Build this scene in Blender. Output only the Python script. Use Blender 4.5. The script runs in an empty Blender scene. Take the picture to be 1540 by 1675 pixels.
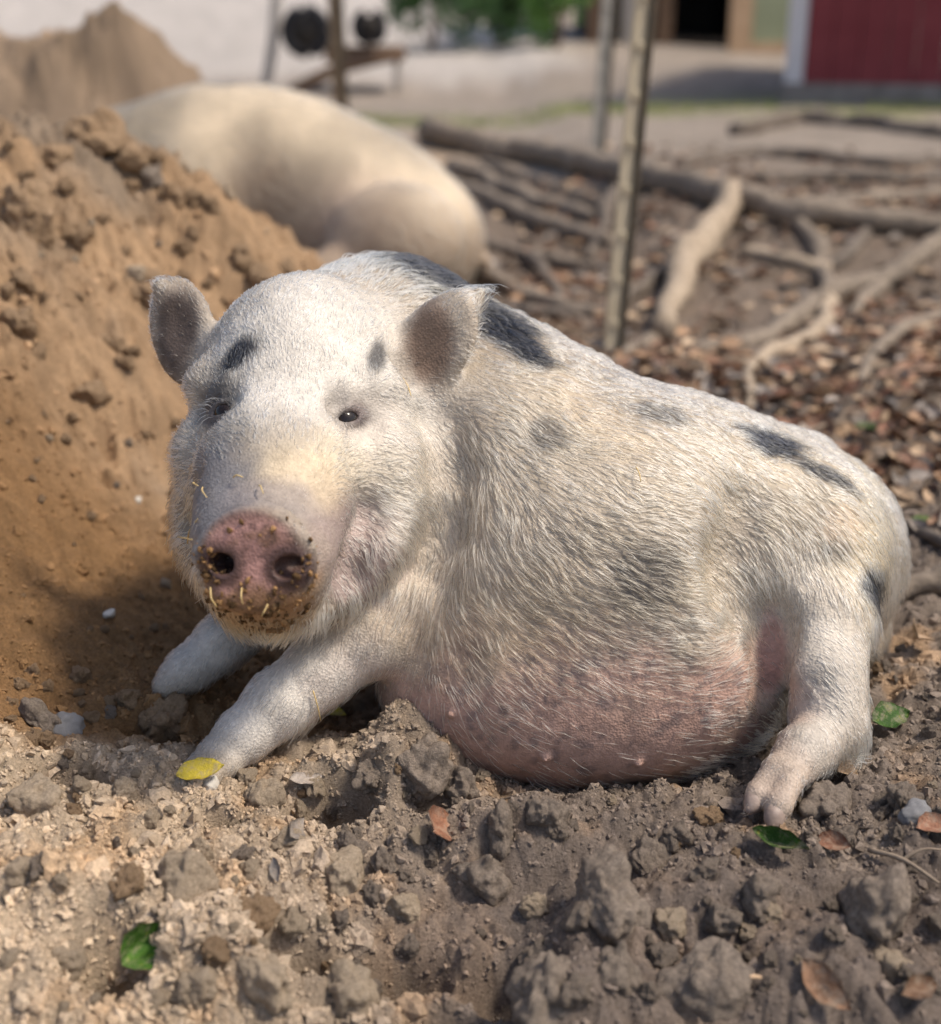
import bpy, math, random
import numpy as np
from mathutils import Vector

random.seed(7)
rng = np.random.default_rng(11)
scene = bpy.context.scene
C = scene.collection

# ------------------------------------------------------------------ camera, sky, sun, exposure
CAM_H = 0.70
PITCH = math.radians(20.5)
FPX = 2115.0                     # focal length in pixels of the 1540 x 1675 photograph
CAM = np.array([0.0, 0.0, CAM_H])
FWD = np.array([0.0, math.cos(PITCH), -math.sin(PITCH)])
UP = np.array([0.0, math.sin(PITCH), math.cos(PITCH)])
RIGHT = np.array([1.0, 0.0, 0.0])

cam_data = bpy.data.cameras.new('camera')
cam = bpy.data.objects.new('camera', cam_data)
C.objects.link(cam)
cam.location = CAM
cam.rotation_euler = (math.radians(90) - PITCH, 0, 0)
cam_data.sensor_fit = 'HORIZONTAL'
cam_data.sensor_width = 36.0
cam_data.lens = 36.0 * FPX / 1540.0
cam_data.clip_start = 0.02
cam_data.clip_end = 2000.0
cam_data.dof.use_dof = True
cam_data.dof.focus_distance = 1.19
cam_data.dof.aperture_fstop = 3.2
scene.camera = cam

SUN_DIR = np.array([0.62, -0.14, 0.98]); SUN_DIR /= np.linalg.norm(SUN_DIR)
world = bpy.data.worlds.new('World')
scene.world = world
world.use_nodes = True
wn = world.node_tree.nodes
sky = wn.new('ShaderNodeTexSky')
sky.sky_type = 'NISHITA'
sky.sun_disc = False
sky.sun_elevation = math.asin(SUN_DIR[2])
sky.sun_rotation = math.atan2(SUN_DIR[0], SUN_DIR[1])
sky.air_density = 1.0
sky.dust_density = 3.0
wn['Background'].inputs['Strength'].default_value = 0.14
world.node_tree.links.new(sky.outputs[0], wn['Background'].inputs['Color'])

sun_data = bpy.data.lights.new('sun', 'SUN')
sun_data.energy = 2.9
sun_data.angle = math.radians(9)
sun_data.color = (1.0, 0.91, 0.78)
sun = bpy.data.objects.new('sun', sun_data)
C.objects.link(sun)
sun.rotation_euler = Vector(SUN_DIR).to_track_quat('Z', 'Y').to_euler()
sun.location = (3, 1, 5)

scene.view_settings.view_transform = 'Standard'
scene.view_settings.look = 'None'
scene.view_settings.gamma = 1.0
scene.view_settings.exposure = 0.26
scene.view_settings.use_curve_mapping = False
scene.cycles.max_bounces = 6
scene.cycles.diffuse_bounces = 2
scene.cycles.glossy_bounces = 3
scene.cycles.transmission_bounces = 4
scene.cycles.transparent_max_bounces = 8
scene.cycles.use_adaptive_sampling = True
scene.cycles.adaptive_threshold = 0.02
try:
    scene.cycles_curves.shape = 'RIBBONS'
except Exception:
    pass

# ------------------------------------------------------------------ maths helpers
def W(px, py, d):
    """photograph pixel and depth along the view axis -> point in the place"""
    return CAM + d * FWD + (px - 770.0) / FPX * d * RIGHT - (py - 837.5) / FPX * d * UP

def px_dir(dx, dy):
    v = dx * RIGHT - dy * UP
    return v / np.linalg.norm(v)

def ray(px, py):
    v = FWD + (px - 770.0) / FPX * RIGHT - (py - 837.5) / FPX * UP
    return v / np.linalg.norm(v)

def G(px, py, z):
    """point of the pixel's line of sight at height z"""
    v = ray(px, py)
    return CAM + v * ((z - CAM_H) / v[2])

def sstep(a, b, x):
    t = np.clip((x - a) / (b - a), 0, 1)
    return t * t * (3 - 2 * t)

def _h(ix, iy, iz, s):
    h = (ix.astype(np.int64) * 374761393 + iy.astype(np.int64) * 668265263 + iz.astype(np.int64) * 2147483647 + s * 974634777) & 0xFFFFFFFF
    h = ((h ^ (h >> 13)) * 1274126177) & 0xFFFFFFFF
    h = ((h ^ (h >> 15)) * 2246822519) & 0xFFFFFFFF
    return ((h ^ (h >> 16)) & 0xFFFFFF).astype(np.float32) / 0xFFFFFF

def vnoise(P, scale, seed=0):
    """smooth value noise, -1..1, P is (n,3) or (n,2)"""
    P = np.asarray(P, dtype=np.float64)
    if P.shape[1] == 2:
        P = np.concatenate([P, np.zeros((len(P), 1)) + 0.37], 1)
    q = P / scale + 1000.0
    i = np.floor(q); f = q - i
    f = f * f * f * (f * (f * 6 - 15) + 10)
    ix, iy, iz = i[:, 0], i[:, 1], i[:, 2]
    r = 0
    for a in (0, 1):
        for b in (0, 1):
            for c in (0, 1):
                w = (f[:, 0] if a else 1 - f[:, 0]) * (f[:, 1] if b else 1 - f[:, 1]) * (f[:, 2] if c else 1 - f[:, 2])
                r = r + w * _h(ix + a, iy + b, iz + c, seed)
    return r * 2 - 1

def fbm(P, scale, seed=0, octs=4, gain=0.5):
    a, s, t = 1.0, 0.0, 0.0
    for o in range(octs):
        s = s + a * vnoise(P, scale / (2.03 ** o), seed + o * 17)
        t += a; a *= gain
    return s / t

def worley(P, scale, seed=0):
    """2d cellular noise: distance to nearest and second nearest feature point, and cell id 0..1"""
    q = np.asarray(P)[:, :2] / scale + 500.0
    i = np.floor(q); n = len(q)
    f1 = np.full(n, 9.0); f2 = np.full(n, 9.0); cid = np.zeros(n)
    z = np.zeros(n)
    for a in (-1, 0, 1):
        for b in (-1, 0, 1):
            cx, cy = i[:, 0] + a, i[:, 1] + b
            fx = cx + _h(cx, cy, z, seed); fy = cy + _h(cx, cy, z, seed + 5)
            d = np.hypot(fx - q[:, 0], fy - q[:, 1])
            idv = _h(cx, cy, z, seed + 9)
            near = d < f1
            f2 = np.where(near, f1, np.minimum(f2, d))
            cid = np.where(near, idv, cid)
            f1 = np.where(near, d, f1)
    return f1, f2, cid

# ------------------------------------------------------------------ mesh and material helpers
def mesh_np(name, V, F4=None, F3=None, smooth=True):
    me = bpy.data.meshes.new(name)
    V = np.asarray(V, dtype=np.float32)
    loops = []; starts = []; tot = []
    n = 0
    if F4 is not None and len(F4):
        F4 = np.asarray(F4, dtype=np.int32); loops.append(F4.ravel())
        starts.append(np.arange(len(F4)) * 4); tot.append(np.full(len(F4), 4)); n += F4.size
    if F3 is not None and len(F3):
        F3 = np.asarray(F3, dtype=np.int32); loops.append(F3.ravel())
        starts.append(n + np.arange(len(F3)) * 3); tot.append(np.full(len(F3), 3)); n += F3.size
    loops = np.concatenate(loops); starts = np.concatenate(starts); tot = np.concatenate(tot)
    me.vertices.add(len(V)); me.vertices.foreach_set('co', V.ravel())
    me.loops.add(len(loops)); me.loops.foreach_set('vertex_index', loops.astype(np.int32))
    me.polygons.add(len(starts))
    me.polygons.foreach_set('loop_start', starts.astype(np.int32))
    me.polygons.foreach_set('loop_total', tot.astype(np.int32))
    me.polygons.foreach_set('use_smooth', np.full(len(starts), smooth))
    me.update(calc_edges=True)
    return me

def vcol(me, name, cols):
    a = me.attributes.new(name, 'FLOAT_COLOR', 'POINT')
    c = np.ones((len(cols), 4), dtype=np.float32); c[:, :3] = cols
    a.data.foreach_set('color', c.ravel())

def link(name, me, mat=None, parent=None, label=None, cat=None, group=None, kind=None, loc=None):
    o = bpy.data.objects.new(name, me)
    C.objects.link(o)
    if mat is not None and me is not None and len(me.materials) == 0:
        me.materials.append(mat)
    if parent is not None: o.parent = parent
    if label: o['label'] = label
    if cat: o['category'] = cat
    if group: o['group'] = group
    if kind: o['kind'] = kind
    if loc is not None: o.location = loc
    return o

class NT:
    def __init__(self, name):
        self.m = bpy.data.materials.new(name); self.m.use_nodes = True
        self.t = self.m.node_tree; self.b = self.t.nodes['Principled BSDF']
    def n(self, typ, **kw):
        x = self.t.nodes.new(typ)
        for k, v in kw.items(): setattr(x, k, v)
        return x
    def l(self, a, b): self.t.links.new(a, b)
    def noise(self, scale, detail=4, rough=0.6, vec=None):
        x = self.n('ShaderNodeTexNoise'); x.inputs['Scale'].default_value = scale
        x.inputs['Detail'].default_value = detail; x.inputs['Roughness'].default_value = rough
        if vec is not None: self.l(vec, x.inputs['Vector'])
        return x
    def coord(self, which='Object'):
        return self.n('ShaderNodeTexCoord').outputs[which]
    def ramp(self, fac, stops):
        r = self.n('ShaderNodeValToRGB')
        while len(r.color_ramp.elements) < len(stops): r.color_ramp.elements.new(0.5)
        for e, (p, c) in zip(r.color_ramp.elements, stops):
            e.position = p; e.color = (*c, 1)
        self.l(fac, r.inputs[0]); return r.outputs[0]
    def mix(self, a, b, fac, mode='MIX'):
        x = self.n('ShaderNodeMix', data_type='RGBA', blend_type=mode)
        for s, v in ((6, a), (7, b), (0, fac)):
            if hasattr(v, 'is_output'): self.l(v, x.inputs[s])
            elif isinstance(v, (int, float)): x.inputs[s].default_value = v
            else: x.inputs[s].default_value = (*v, 1)
        return x.outputs[2]
    def bump(self, h, strength=0.5, dist=0.01):
        x = self.n('ShaderNodeBump'); x.inputs['Strength'].default_value = strength; x.inputs['Distance'].default_value = dist
        self.l(h, x.inputs['Height']); self.l(x.outputs[0], self.b.inputs['Normal']); return x
    def base(self, c):
        if hasattr(c, 'is_output'): self.l(c, self.b.inputs['Base Color'])
        else: self.b.inputs['Base Color'].default_value = (*c, 1)
    def set(self, rough=0.9, spec=0.2):
        self.b.inputs['Roughness'].default_value = rough
        self.b.inputs['Specular IOR Level'].default_value = spec

def mat_noise(name, c1, c2, scale=20, rough=0.9, spec=0.2, bump=0.3, bdist=0.004, bscale=None, detail=5):
    m = NT(name); co = m.coord()
    nz = m.noise(scale, detail, 0.62, co)
    m.base(m.ramp(nz.outputs[0], [(0.3, c1), (0.7, c2)]))
    n2 = m.noise(bscale or scale * 3, 5, 0.65, co)
    m.bump(n2.outputs[0], bump, bdist); m.set(rough, spec)
    return m.m

def mat_attr(name, attr, nscale=60, namp=0.25, bump=0.4, bdist=0.004, bscale=150, rough=0.92, spec=0.15):
    """colour from a vertex attribute, mottled by noise"""
    m = NT(name); co = m.coord()
    a = m.n('ShaderNodeAttribute', attribute_name=attr)
    nz = m.noise(nscale, 3, 0.7, co)
    g = m.ramp(nz.outputs[0], [(0.25, (1 - namp,) * 3), (0.75, (1 + namp,) * 3)])
    m.base(m.mix(a.outputs['Color'], g, 1.0, 'MULTIPLY'))
    n2 = m.noise(bscale, 4, 0.8, co)
    m.bump(n2.outputs[0], bump, bdist); m.set(rough, spec)
    return m.m

# ------------------------------------------------------------------ terrain
ctrl = [
 (-150,1780,.03),(400,1780,.0),(800,1780,-.01),(1200,1780,.0),(1700,1780,.02),
 (0,1500,.05),(200,1480,.05),(420,1490,.04),(650,1500,.005),(900,1500,.005),(1150,1480,.02),(1420,1540,.03),(1640,1500,.04),
 (0,1300,.075),(210,1290,.065),(330,1262,.05),(430,1300,.045),(690,1255,.062),(780,1295,.025),(900,1310,.022),(1000,1340,.036),(1200,1400,.05),(1350,1400,.05),
 (1260,1345,.045),(1475,1305,.06),(1420,1210,.055),(1520,1150,.06),(1640,1200,.06),
 (700,1180,-.03),(850,1210,-.05),(1000,1210,-.05),(1100,1190,-.045),(1220,1200,.0),(560,1180,.01),
 (100,1100,.08),(270,1130,.075),(400,1090,.03),(500,1060,.0),(20,1180,.085),(0,1000,.125),(200,1000,.075),(100,900,.12),(250,880,.075),(400,900,.05),
 (0,800,.19),(200,780,.12),(-150,800,.21),(0,600,.29),(-150,600,.31),(280,720,.14),(-200,1100,.15),(-250,1400,.08),
 (150,560,.285),(0,400,.41),(-200,400,.43),(200,450,.345),(300,420,.345),(400,440,.325),(0,205,.545),(-200,150,.60),(150,235,.525),(320,345,.415),(450,405,.335),(530,435,.285),
 (640,500,.16),(760,540,.05),(900,580,.01),(1100,600,.01),(1300,690,.03),(1500,900,.05),(1640,800,.04),(1400,600,.03),(1600,600,.03),(1200,900,.0),(900,1000,-.04),(700,900,.0),(500,700,.1),
 (800,500,.0),(1000,520,.0),
]
CP = np.array([G(*c) for c in ctrl])
def _tps(r2): return np.where(r2 > 1e-12, r2 * np.log(np.maximum(r2, 1e-12)), 0.0)
_n = len(CP)
_d2 = ((CP[:, None, :2] - CP[None, :, :2]) ** 2).sum(-1)
_A = np.zeros((_n + 3, _n + 3)); _A[:_n, :_n] = _tps(_d2) + np.eye(_n) * 0.0015
_A[:_n, _n] = 1; _A[:_n, _n + 1:] = CP[:, :2]; _A[_n:, :_n] = _A[:_n, _n:].T
_b = np.zeros(_n + 3); _b[:_n] = CP[:, 2]
_w = np.linalg.solve(_A, _b)

holes = [(540,1335,.035,.026,.060),(130,1335,.032,.020,.035),(185,1585,.030,.024,.050),(490,1545,.030,.018,.040),(700,1330,.02,.018,.02),
         (640,1540,.05,.02,.03),(830,1560,.035,.025,.035),(760,1650,.05,.03,.03),(1010,1440,.02,.014,.02),(250,1235,.028,.016,.022),
         (360,1380,.018,.012,.018),(1290,1230,.03,.03,.02)]
HOLES = [(G(a, b, .03), rx, ry, dp) for a, b, rx, ry, dp in holes]
bumps = [(690,1235,.055,.035,.030),(640,1300,.02,.02,.02),(900,1360,.05,.03,.012),(820,1370,.05,.03,.018),(1000,1480,.05,.04,.02),(980,1600,.06,.04,.02),
         (1200,1480,.05,.03,.02),(100,1500,.08,.04,.02),(340,1560,.07,.03,.02),(1350,1600,.06,.04,.02)]
BUMPS = [(G(a, b, .04), rx, ry, dp) for a, b, rx, ry, dp in bumps]

def far_height(x, y):
    z = 0.13 * sstep(3.5, 4.3, y + 0.10 * np.sin(x * 3.0)) * sstep(0.25, 0.75, x)
    z = z + 0.10 * sstep(6.5, 9.0, y) * (1 - sstep(0.25, 0.75, x) * 0.6)
    for cx, cy, h, sx, sy in ((-1.95, 5.6, .52, .55, .7), (-1.25, 5.2, .44, .36, .5), (-2.6, 5.4, .40, .7, .6), (-1.6, 4.9, .35, .5, .4), (-1.0, 5.0, .12, .30, .4)):
        z = z + h * np.exp(-((x - cx) / sx) ** 2 - ((y - cy) / sy) ** 2)
    z = z - .10 * np.exp(-((x - .62) / .30) ** 2 - ((y - 4.05) / .22) ** 2) - .06 * np.exp(-((x - .15) / .30) ** 2 - ((y - 4.3) / .15) ** 2) - .05 * np.exp(-((x - 1.3) / .30) ** 2 - ((y - 3.7) / .15) ** 2)
    z = z + np.clip(y - 11.5, 0, 45) * (0.018 + 0.062 * sstep(10.0, -3.0, x))
    z = z + 0.012 * np.sin(x * 1.7 + 1) * np.sin(y * 1.3)
    return z

def near_w(x, y):
    return (1 - sstep(2.55, 3.35, y)) * (1 - sstep(1.0, 1.7, np.abs(x))) * sstep(0.25, 0.55, y)

def mud_mask(x, y):
    """1 where the churned soil in front is damp and smeared"""
    P = np.stack([x, y], 1)
    n = fbm(P, .16, 61, 4)
    return sstep(-.12, .06, x + .25 * n) * (1 - sstep(.92, 1.06, y + .15 * n)) * sstep(-.35, .1, n + .15)

def sand_mask(x, y):
    """1 on the orange sand heap and the wallow on the left, 0 on the grey litter soil"""
    P = np.stack([x, y], 1)
    n = fbm(P, .14, 3, 4) * .13
    edge = -0.12 + 0.33 * sstep(1.3, 2.6, y) - 0.30 * (1 - sstep(1.02, 1.15, y))
    return sstep(0.08, -0.08, x - edge + n) * sstep(0.98, 1.10, y + n + 0.25 * sstep(-.2, -.6, x) * 0)

def smooth_height(x, y):
    x = np.asarray(x, float); y = np.asarray(y, float)
    out = far_height(x, y)
    w = near_w(x, y)
    m = w > 1e-4
    if m.any():
        xx, yy = x[m], y[m]
        t = np.full(len(xx), _w[_n]) + _w[_n + 1] * xx + _w[_n + 2] * yy
        for i in range(_n):
            t += _w[i] * _tps((xx - CP[i, 0]) ** 2 + (yy - CP[i, 1]) ** 2)
        for c, rx, ry, dp in HOLES:
            t -= 2.5 * dp * np.exp(-(((xx - c[0]) / rx) ** 2 + ((yy - c[1]) / ry) ** 2) ** 1.5)
        for c, rx, ry, dp in BUMPS:
            t += 1.7 * dp * np.exp(-((xx - c[0]) / rx) ** 2 - ((yy - c[1]) / ry) ** 2)
        out[m] = out[m] * (1 - w[m]) + t * w[m]
    return out

def height(x, y):
    x = np.asarray(x, float); y = np.asarray(y, float)
    z = smooth_height(x, y)
    P = np.stack([x, y], 1)
    r = np.hypot(x, y)
    fade = 1 - sstep(3.0, 9.0, r)
    s = sand_mask(x, y)
    # warp, then lumps: cells with raised rounded tops and cracks between
    Pw = P + np.stack([fbm(P, .05, 41, 2), fbm(P, .05, 43, 2)], 1) * .018
    f1, f2, cid = worley(Pw, .050, 1)
    lump = (.4 * sstep(0, .55, f2 - f1) + .6 * (1 - np.clip(f1, 0, 1) ** 2)) * (0.25 + cid)
    g1, g2, gid = worley(Pw, .021, 2)
    lump2 = (.4 * sstep(0, .55, g2 - g1) + .6 * (1 - np.clip(g1, 0, 1) ** 2)) * (0.25 + gid)
    big = fbm(P, .16, 5, 3)
    mid = fbm(P, .03, 8, 4, .6)
    fine = fbm(P, .009, 9, 3, .6)
    mud = mud_mask(x, y)
    heapm = s * sstep(1.45, 1.75, y)
    amp = (1.0 - 0.5 * s + 0.95 * heapm) * (1 - .6 * sstep(1.7, 2.8, y) * (1 - s))
    h1, h2, hid = worley(Pw + fbm(P, .01, 47, 2)[:, None] * .004, .0095, 4)
    lump3 = (1 - np.clip(h1, 0, 1) ** 2) * (0.3 + hid)
    z = z + fade * (amp * (.014 * (lump - .45) + .0075 * (lump2 - .4) + .0034 * (lump3 - .4)) + .022 * big * amp + .009 * mid * (1 + .9 * heapm) + (.0038 + .0022 * s) * fine * (1 - .5 * mud) + .006 * s * fbm(P, .022, 67, 3, .6) + .026 * mud * np.abs(fbm(P, .07, 63, 3)) - .05 * heapm * np.abs(fbm(P, .11, 65, 4, .6)))
    z = z + (1 - fade) * .02 * fbm(P, .5, 15, 3)
    z = z + (.16 * fbm(P, .42, 19, 5, .6) + .07 * fbm(P, .14, 29, 3, .6)) * np.exp(-((x + 1.6) / .9) ** 2 - ((y - 5.2) / .9) ** 2)
    return z

def ray_ground(px, py, fn=smooth_height):
    v = ray(px, py)
    ts = np.concatenate([np.linspace(.5, 4, 700), np.linspace(4.01, 40, 1500)])
    pts = CAM + ts[:, None] * v
    d = pts[:, 2] - fn(pts[:, 0], pts[:, 1])
    k = np.argmax(d < 0)
    if d[k] >= 0: return pts[-1]
    a, b = d[k - 1], d[k]
    t = ts[k - 1] + (ts[k] - ts[k - 1]) * a / (a - b)
    return CAM + t * v

# polar sheet: fine where it is near and seen, coarse behind and far off
ang = np.concatenate([np.linspace(-180, -40, 50)[:-1], np.linspace(-40, -24, 40)[:-1], np.linspace(-24, 24, 430), np.linspace(24, 40, 40)[1:], np.linspace(40, 180, 50)[1:-1]])
rad = np.concatenate([np.geomspace(.08, .60, 30)[:-1], np.geomspace(.60, 3.2, 470)[:-1], np.geomspace(3.2, 12, 150)[:-1], np.geomspace(12, 900, 50)])
na, nr = len(ang), len(rad)
AA, RR = np.meshgrid(np.radians(ang), rad)
gx = (RR * np.sin(AA)).ravel(); gy = (RR * np.cos(AA)).ravel()
gz = height(gx, gy)
gV = np.stack([gx, gy, gz], 1)
gV = np.concatenate([gV, [[0, 0, float(gz[:na].mean())]]])
ii = np.arange(nr - 1)[:, None] * na; jj = np.arange(na)[None, :]; j2 = (jj + 1) % na
gF = np.stack([ii + jj, ii + j2, ii + na + j2, ii + na + jj], -1).reshape(-1, 4)[:, ::-1]
cF = np.stack([np.full(na, len(gV) - 1), np.arange(na), (np.arange(na) + 1) % na], 1)[:, ::-1]
gme = mesh_np('ground', gV, gF, cF)

def soil_colour(x, y):
    """albedo of the soil: orange sand heap, pale crumbly spoil in front, grey leaf soil, pale yard far off"""
    P = np.stack([x, y], 1)
    s = sand_mask(x, y)[:, None]
    n1 = fbm(P, .22, 21, 4)[:, None]; n2 = fbm(P, .05, 23, 4)[:, None]; n3 = fbm(P, .012, 25, 3)[:, None]
    pale = np.array([.55, .425, .30]); grey = np.array([.245, .195, .155]); tan = np.array([.45, .285, .155])
    dust = np.array([.42, .275, .16]); damp = np.array([.27, .155, .072])
    leftn = sstep(.10, -.35, x + .1 * n1[:, 0])[:, None] * (1 - sstep(1.05, 1.3, y))[:, None]
    near = grey * (1 - leftn) + pale * leftn
    near = near + (tan - near) * (sstep(.15, .55, n2 + n1 * .5) * .55)
    near = near * (1 + .35 * n1 + .25 * n3)
    md = mud_mask(x, y)[:, None]
    near = near * (1 - .75 * md) + np.array([.195, .155, .13]) * (1 + .3 * n1 + .2 * n3) * .75 * md
    hi = sstep(1.42, 1.75, y + .10 * n1[:, 0] + .25 * sstep(-.2, -.6, x) * 0)[:, None]
    sand = damp * (1 - hi) + dust * hi
    sand = sand + (np.array([.27, .22, .17]) - sand) * (sstep(-.05, .4, n1) * .7 * hi)
    sand = sand * (1 + .25 * n2 + .3 * n3)
    c = near * (1 - s) + sand * s
    far = (np.array([.20, .155, .12]) + (np.array([.30, .25, .205]) - np.array([.20, .155, .12])) * sstep(4.8, 7.0, y)[:, None]) * (1 + .25 * n1 + .2 * n2)
    fy = sstep(2.6, 3.6, y)[:, None]
    c = c * (1 - fy) + far * fy
    heap = (np.exp(-((x + 1.55) / .9) ** 2 - ((y - 5.2) / .9) ** 2))[:, None]
    nh = fbm(P, .45, 27, 4)[:, None]
    c = c * (1 - heap) + (np.array([.33, .235, .155]) * (1 + .5 * nh + .3 * n2) + np.array([.14, .07, .02]) * sstep(.05, .4, nh)) * heap
    orange = (np.exp(-((x + .8) / .7) ** 2 - ((y - 7.2) / .8) ** 2))[:, None]
    c = c + (np.array([.60, .40, .22]) - c) * orange * .8
    yard = (sstep(12.5, 14.0, y + .9 * n1[:, 0]) * sstep(1.6, .6, x))[:, None]
    c = c * (1 - yard) + np.array([.44, .395, .355]) * (1 + .2 * n1) * yard
    lawn = (sstep(8.2, 9.0, y + .5 * n1[:, 0]) * (1 - sstep(11.0, 12.0, y)) * sstep(-3, 0, x))[:, None] * sstep(-.1, .3, fbm(P, .9, 33, 3))[:, None]
    c = c + (np.array([.22, .24, .09]) - c) * lawn * .75
    far2 = sstep(60, 90, np.hypot(x, y))[:, None]
    c = c * (1 - far2) + np.array([.16, .19, .09]) * far2
    return np.clip(c, .02, .9)

vcol(gme, 'soil', np.concatenate([soil_colour(gx, gy), [[.3, .25, .2]]]))
M_soil = mat_attr('soil', 'soil', 330, .38, .9, .005, 420)
ground = link('ground', gme, M_soil, kind='structure', label='churned dirt ground with a dug-up sandy wallow and bare soil behind', cat='ground')
# ------------------------------------------------------------------ implicit surfaces for the animals
class Prim:
    def __init__(s, kind, k, op='add', **a):
        s.kind, s.k, s.op, s.a = kind, k, op, a
        if kind == 'cone':
            r = max(a['ra'], a['rb']); s.lo = np.minimum(a['p'], a['q']) - r; s.hi = np.maximum(a['p'], a['q']) + r
        else:
            e = np.sqrt(((a['M'] * a['r'][:, None]) ** 2).sum(0)); s.lo = a['c'] - e; s.hi = a['c'] + e
    def ev(s, P):
        a = s.a
        if s.kind == 'cone':
            ba = a['q'] - a['p']; pa = P - a['p']
            t = np.clip(pa @ ba / max(ba @ ba, 1e-9), 0, 1)
            return np.linalg.norm(pa - t[..., None] * ba, axis=-1) - (a['ra'] + (a['rb'] - a['ra']) * t)
        L = (P - a['c']) @ a['M'].T
        k0 = np.linalg.norm(L / a['r'], axis=-1); k1 = np.linalg.norm(L / a['r'] ** 2, axis=-1)
        return np.where(k1 > 1e-9, k0 * (k0 - 1) / np.maximum(k1, 1e-9), -a['r'].min())

def combine(f, d, k, op):
    if op == 'add':
        h = np.maximum(k - np.abs(f - d), 0) / k
        return np.minimum(f, d) - h * h * k * .25
    d = -d
    h = np.maximum(k - np.abs(f - d), 0) / k
    return np.maximum(f, d) + h * h * k * .25

def frame(n, u):
    n = n / np.linalg.norm(n); u = u - n * (u @ n); u = u / np.linalg.norm(u)
    return np.stack([u, np.cross(n, u), n])

class Body:
    def __init__(s): s.pr = []
    def R(s, r, d): return r / FPX * d
    def chain(s, pts, k, op='add'):
        for a, b in zip(pts[:-1], pts[1:]):
            s.pr.append(Prim('cone', k, op, p=W(*a[:3]), q=W(*b[:3]), ra=s.R(a[3], a[2]), rb=s.R(b[3], b[2])))
    def ball(s, px, py, d, r, k, op='add', rz=None, ry=None, n=None, u=None):
        """ellipsoid: r across u, ry across v, rz along n (pixels)"""
        n = np.array(n if n is not None else -FWD, float); u = np.array(u if u is not None else RIGHT, float)
        rr = np.array([r, ry or r, rz or r]) / FPX * d
        s.pr.append(Prim('ell', k, op, c=W(px, py, d), M=frame(n, u), r=rr))
    def seg(s, p, q, ra, rb, k, op='add'):
        s.pr.append(Prim('cone', k, op, p=np.array(p), q=np.array(q), ra=ra, rb=rb))
    def ell(s, c, n, u, r, k, op='add'):
        s.pr.append(Prim('ell', k, op, c=np.array(c), M=frame(np.array(n, float), np.array(u, float)), r=np.array(r, float)))
    def sdf(s, P):
        f = np.full(P.shape[:-1], 9.0)
        for p in s.pr: f = combine(f, p.ev(P), p.k, p.op)
        return f
    def hit(s, px, py, d0=.8, d1=5.0):
        v = ray(px, py); t = d0
        for _ in range(160):
            f = float(s.sdf((CAM + t * v)[None])[0])
            if f < 2e-4: break
            t += f * .8
            if t > d1: return None
        return CAM + t * v
    def normal(s, p, e=2e-3):
        o = np.eye(3) * e
        g = s.sdf(p[None] + o) - s.sdf(p[None] - o)
        return g / np.linalg.norm(g)
    def mesh(s, h):
        lo = np.min([p.lo for p in s.pr if p.op == 'add'], 0) - .03; hi = np.max([p.hi for p in s.pr if p.op == 'add'], 0) + .03
        n = np.ceil((hi - lo) / h).astype(int) + 1
        f = np.full(n, .2, dtype=np.float32)
        ax = [lo[i] + h * np.arange(n[i]) for i in range(3)]
        for p in s.pr:
            m = max(p.k, .012) + 2 * h
            a = np.clip(np.floor((p.lo - m - lo) / h).astype(int), 0, n); b = np.clip(np.ceil((p.hi + m - lo) / h).astype(int) + 1, 0, n)
            sl = tuple(slice(x, y) for x, y in zip(a, b))
            if min(b - a) <= 0: continue
            Pg = np.stack(np.meshgrid(*[ax[i][sl[i]] for i in range(3)], indexing='ij'), -1)
            f[sl] = combine(f[sl], p.ev(Pg).astype(np.float32), p.k, p.op)
        return surface_nets(f, lo, h)

def surface_nets(f, lo, h):
    n = f.shape; ins = f < 0
    c = np.zeros(tuple(x - 1 for x in n), dtype=np.int8)
    for a in (0, 1):
        for b in (0, 1):
            for d in (0, 1):
                c += ins[a:n[0] - 1 + a, b:n[1] - 1 + b, d:n[2] - 1 + d]
    act = np.argwhere((c > 0) & (c < 8))
    idx = np.full(c.shape, -1, dtype=np.int32); idx[tuple(act.T)] = np.arange(len(act))
    acc = np.zeros((len(act), 3)); cnt = np.zeros(len(act))
    corners = [(a, b, d) for a in (0, 1) for b in (0, 1) for d in (0, 1)]
    for p in corners:
        for q in corners:
            if sum(abs(x - y) for x, y in zip(p, q)) == 1 and p < q:
                fp = f[tuple((act + p).T)]; fq = f[tuple((act + q).T)]
                m = (fp < 0) != (fq < 0)
                t = np.where(m, fp / np.where(m, fp - fq, 1), 0)
                acc += np.where(m[:, None], np.array(p) + t[:, None] * (np.array(q) - np.array(p)), 0); cnt += m
    V = lo + h * (act + acc / cnt[:, None])
    F = []
    for axis in range(3):
        o = [i for i in range(3) if i != axis]
        s0 = [slice(None)] * 3; s1 = [slice(None)] * 3
        s0[axis] = slice(0, -1); s1[axis] = slice(1, None)
        for i in o: s0[i] = s1[i] = slice(1, -1)
        a, b = ins[tuple(s0)], ins[tuple(s1)]
        for flip, m in ((False, a & ~b), (True, ~a & b)):
            e = np.argwhere(m)
            if not len(e): continue
            for i in o: e[:, i] += 1
            def cell(da, db):
                k = e.copy(); k[:, o[0]] -= da; k[:, o[1]] -= db
                return idx[tuple(k.T)]
            q = np.stack([cell(1, 1), cell(0, 1), cell(0, 0), cell(1, 0)], 1)
            if flip != (axis == 1): q = q[:, ::-1]
            F.append(q)
    F = np.concatenate(F); F = F[(F >= 0).all(1)]
    return V, F

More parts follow.
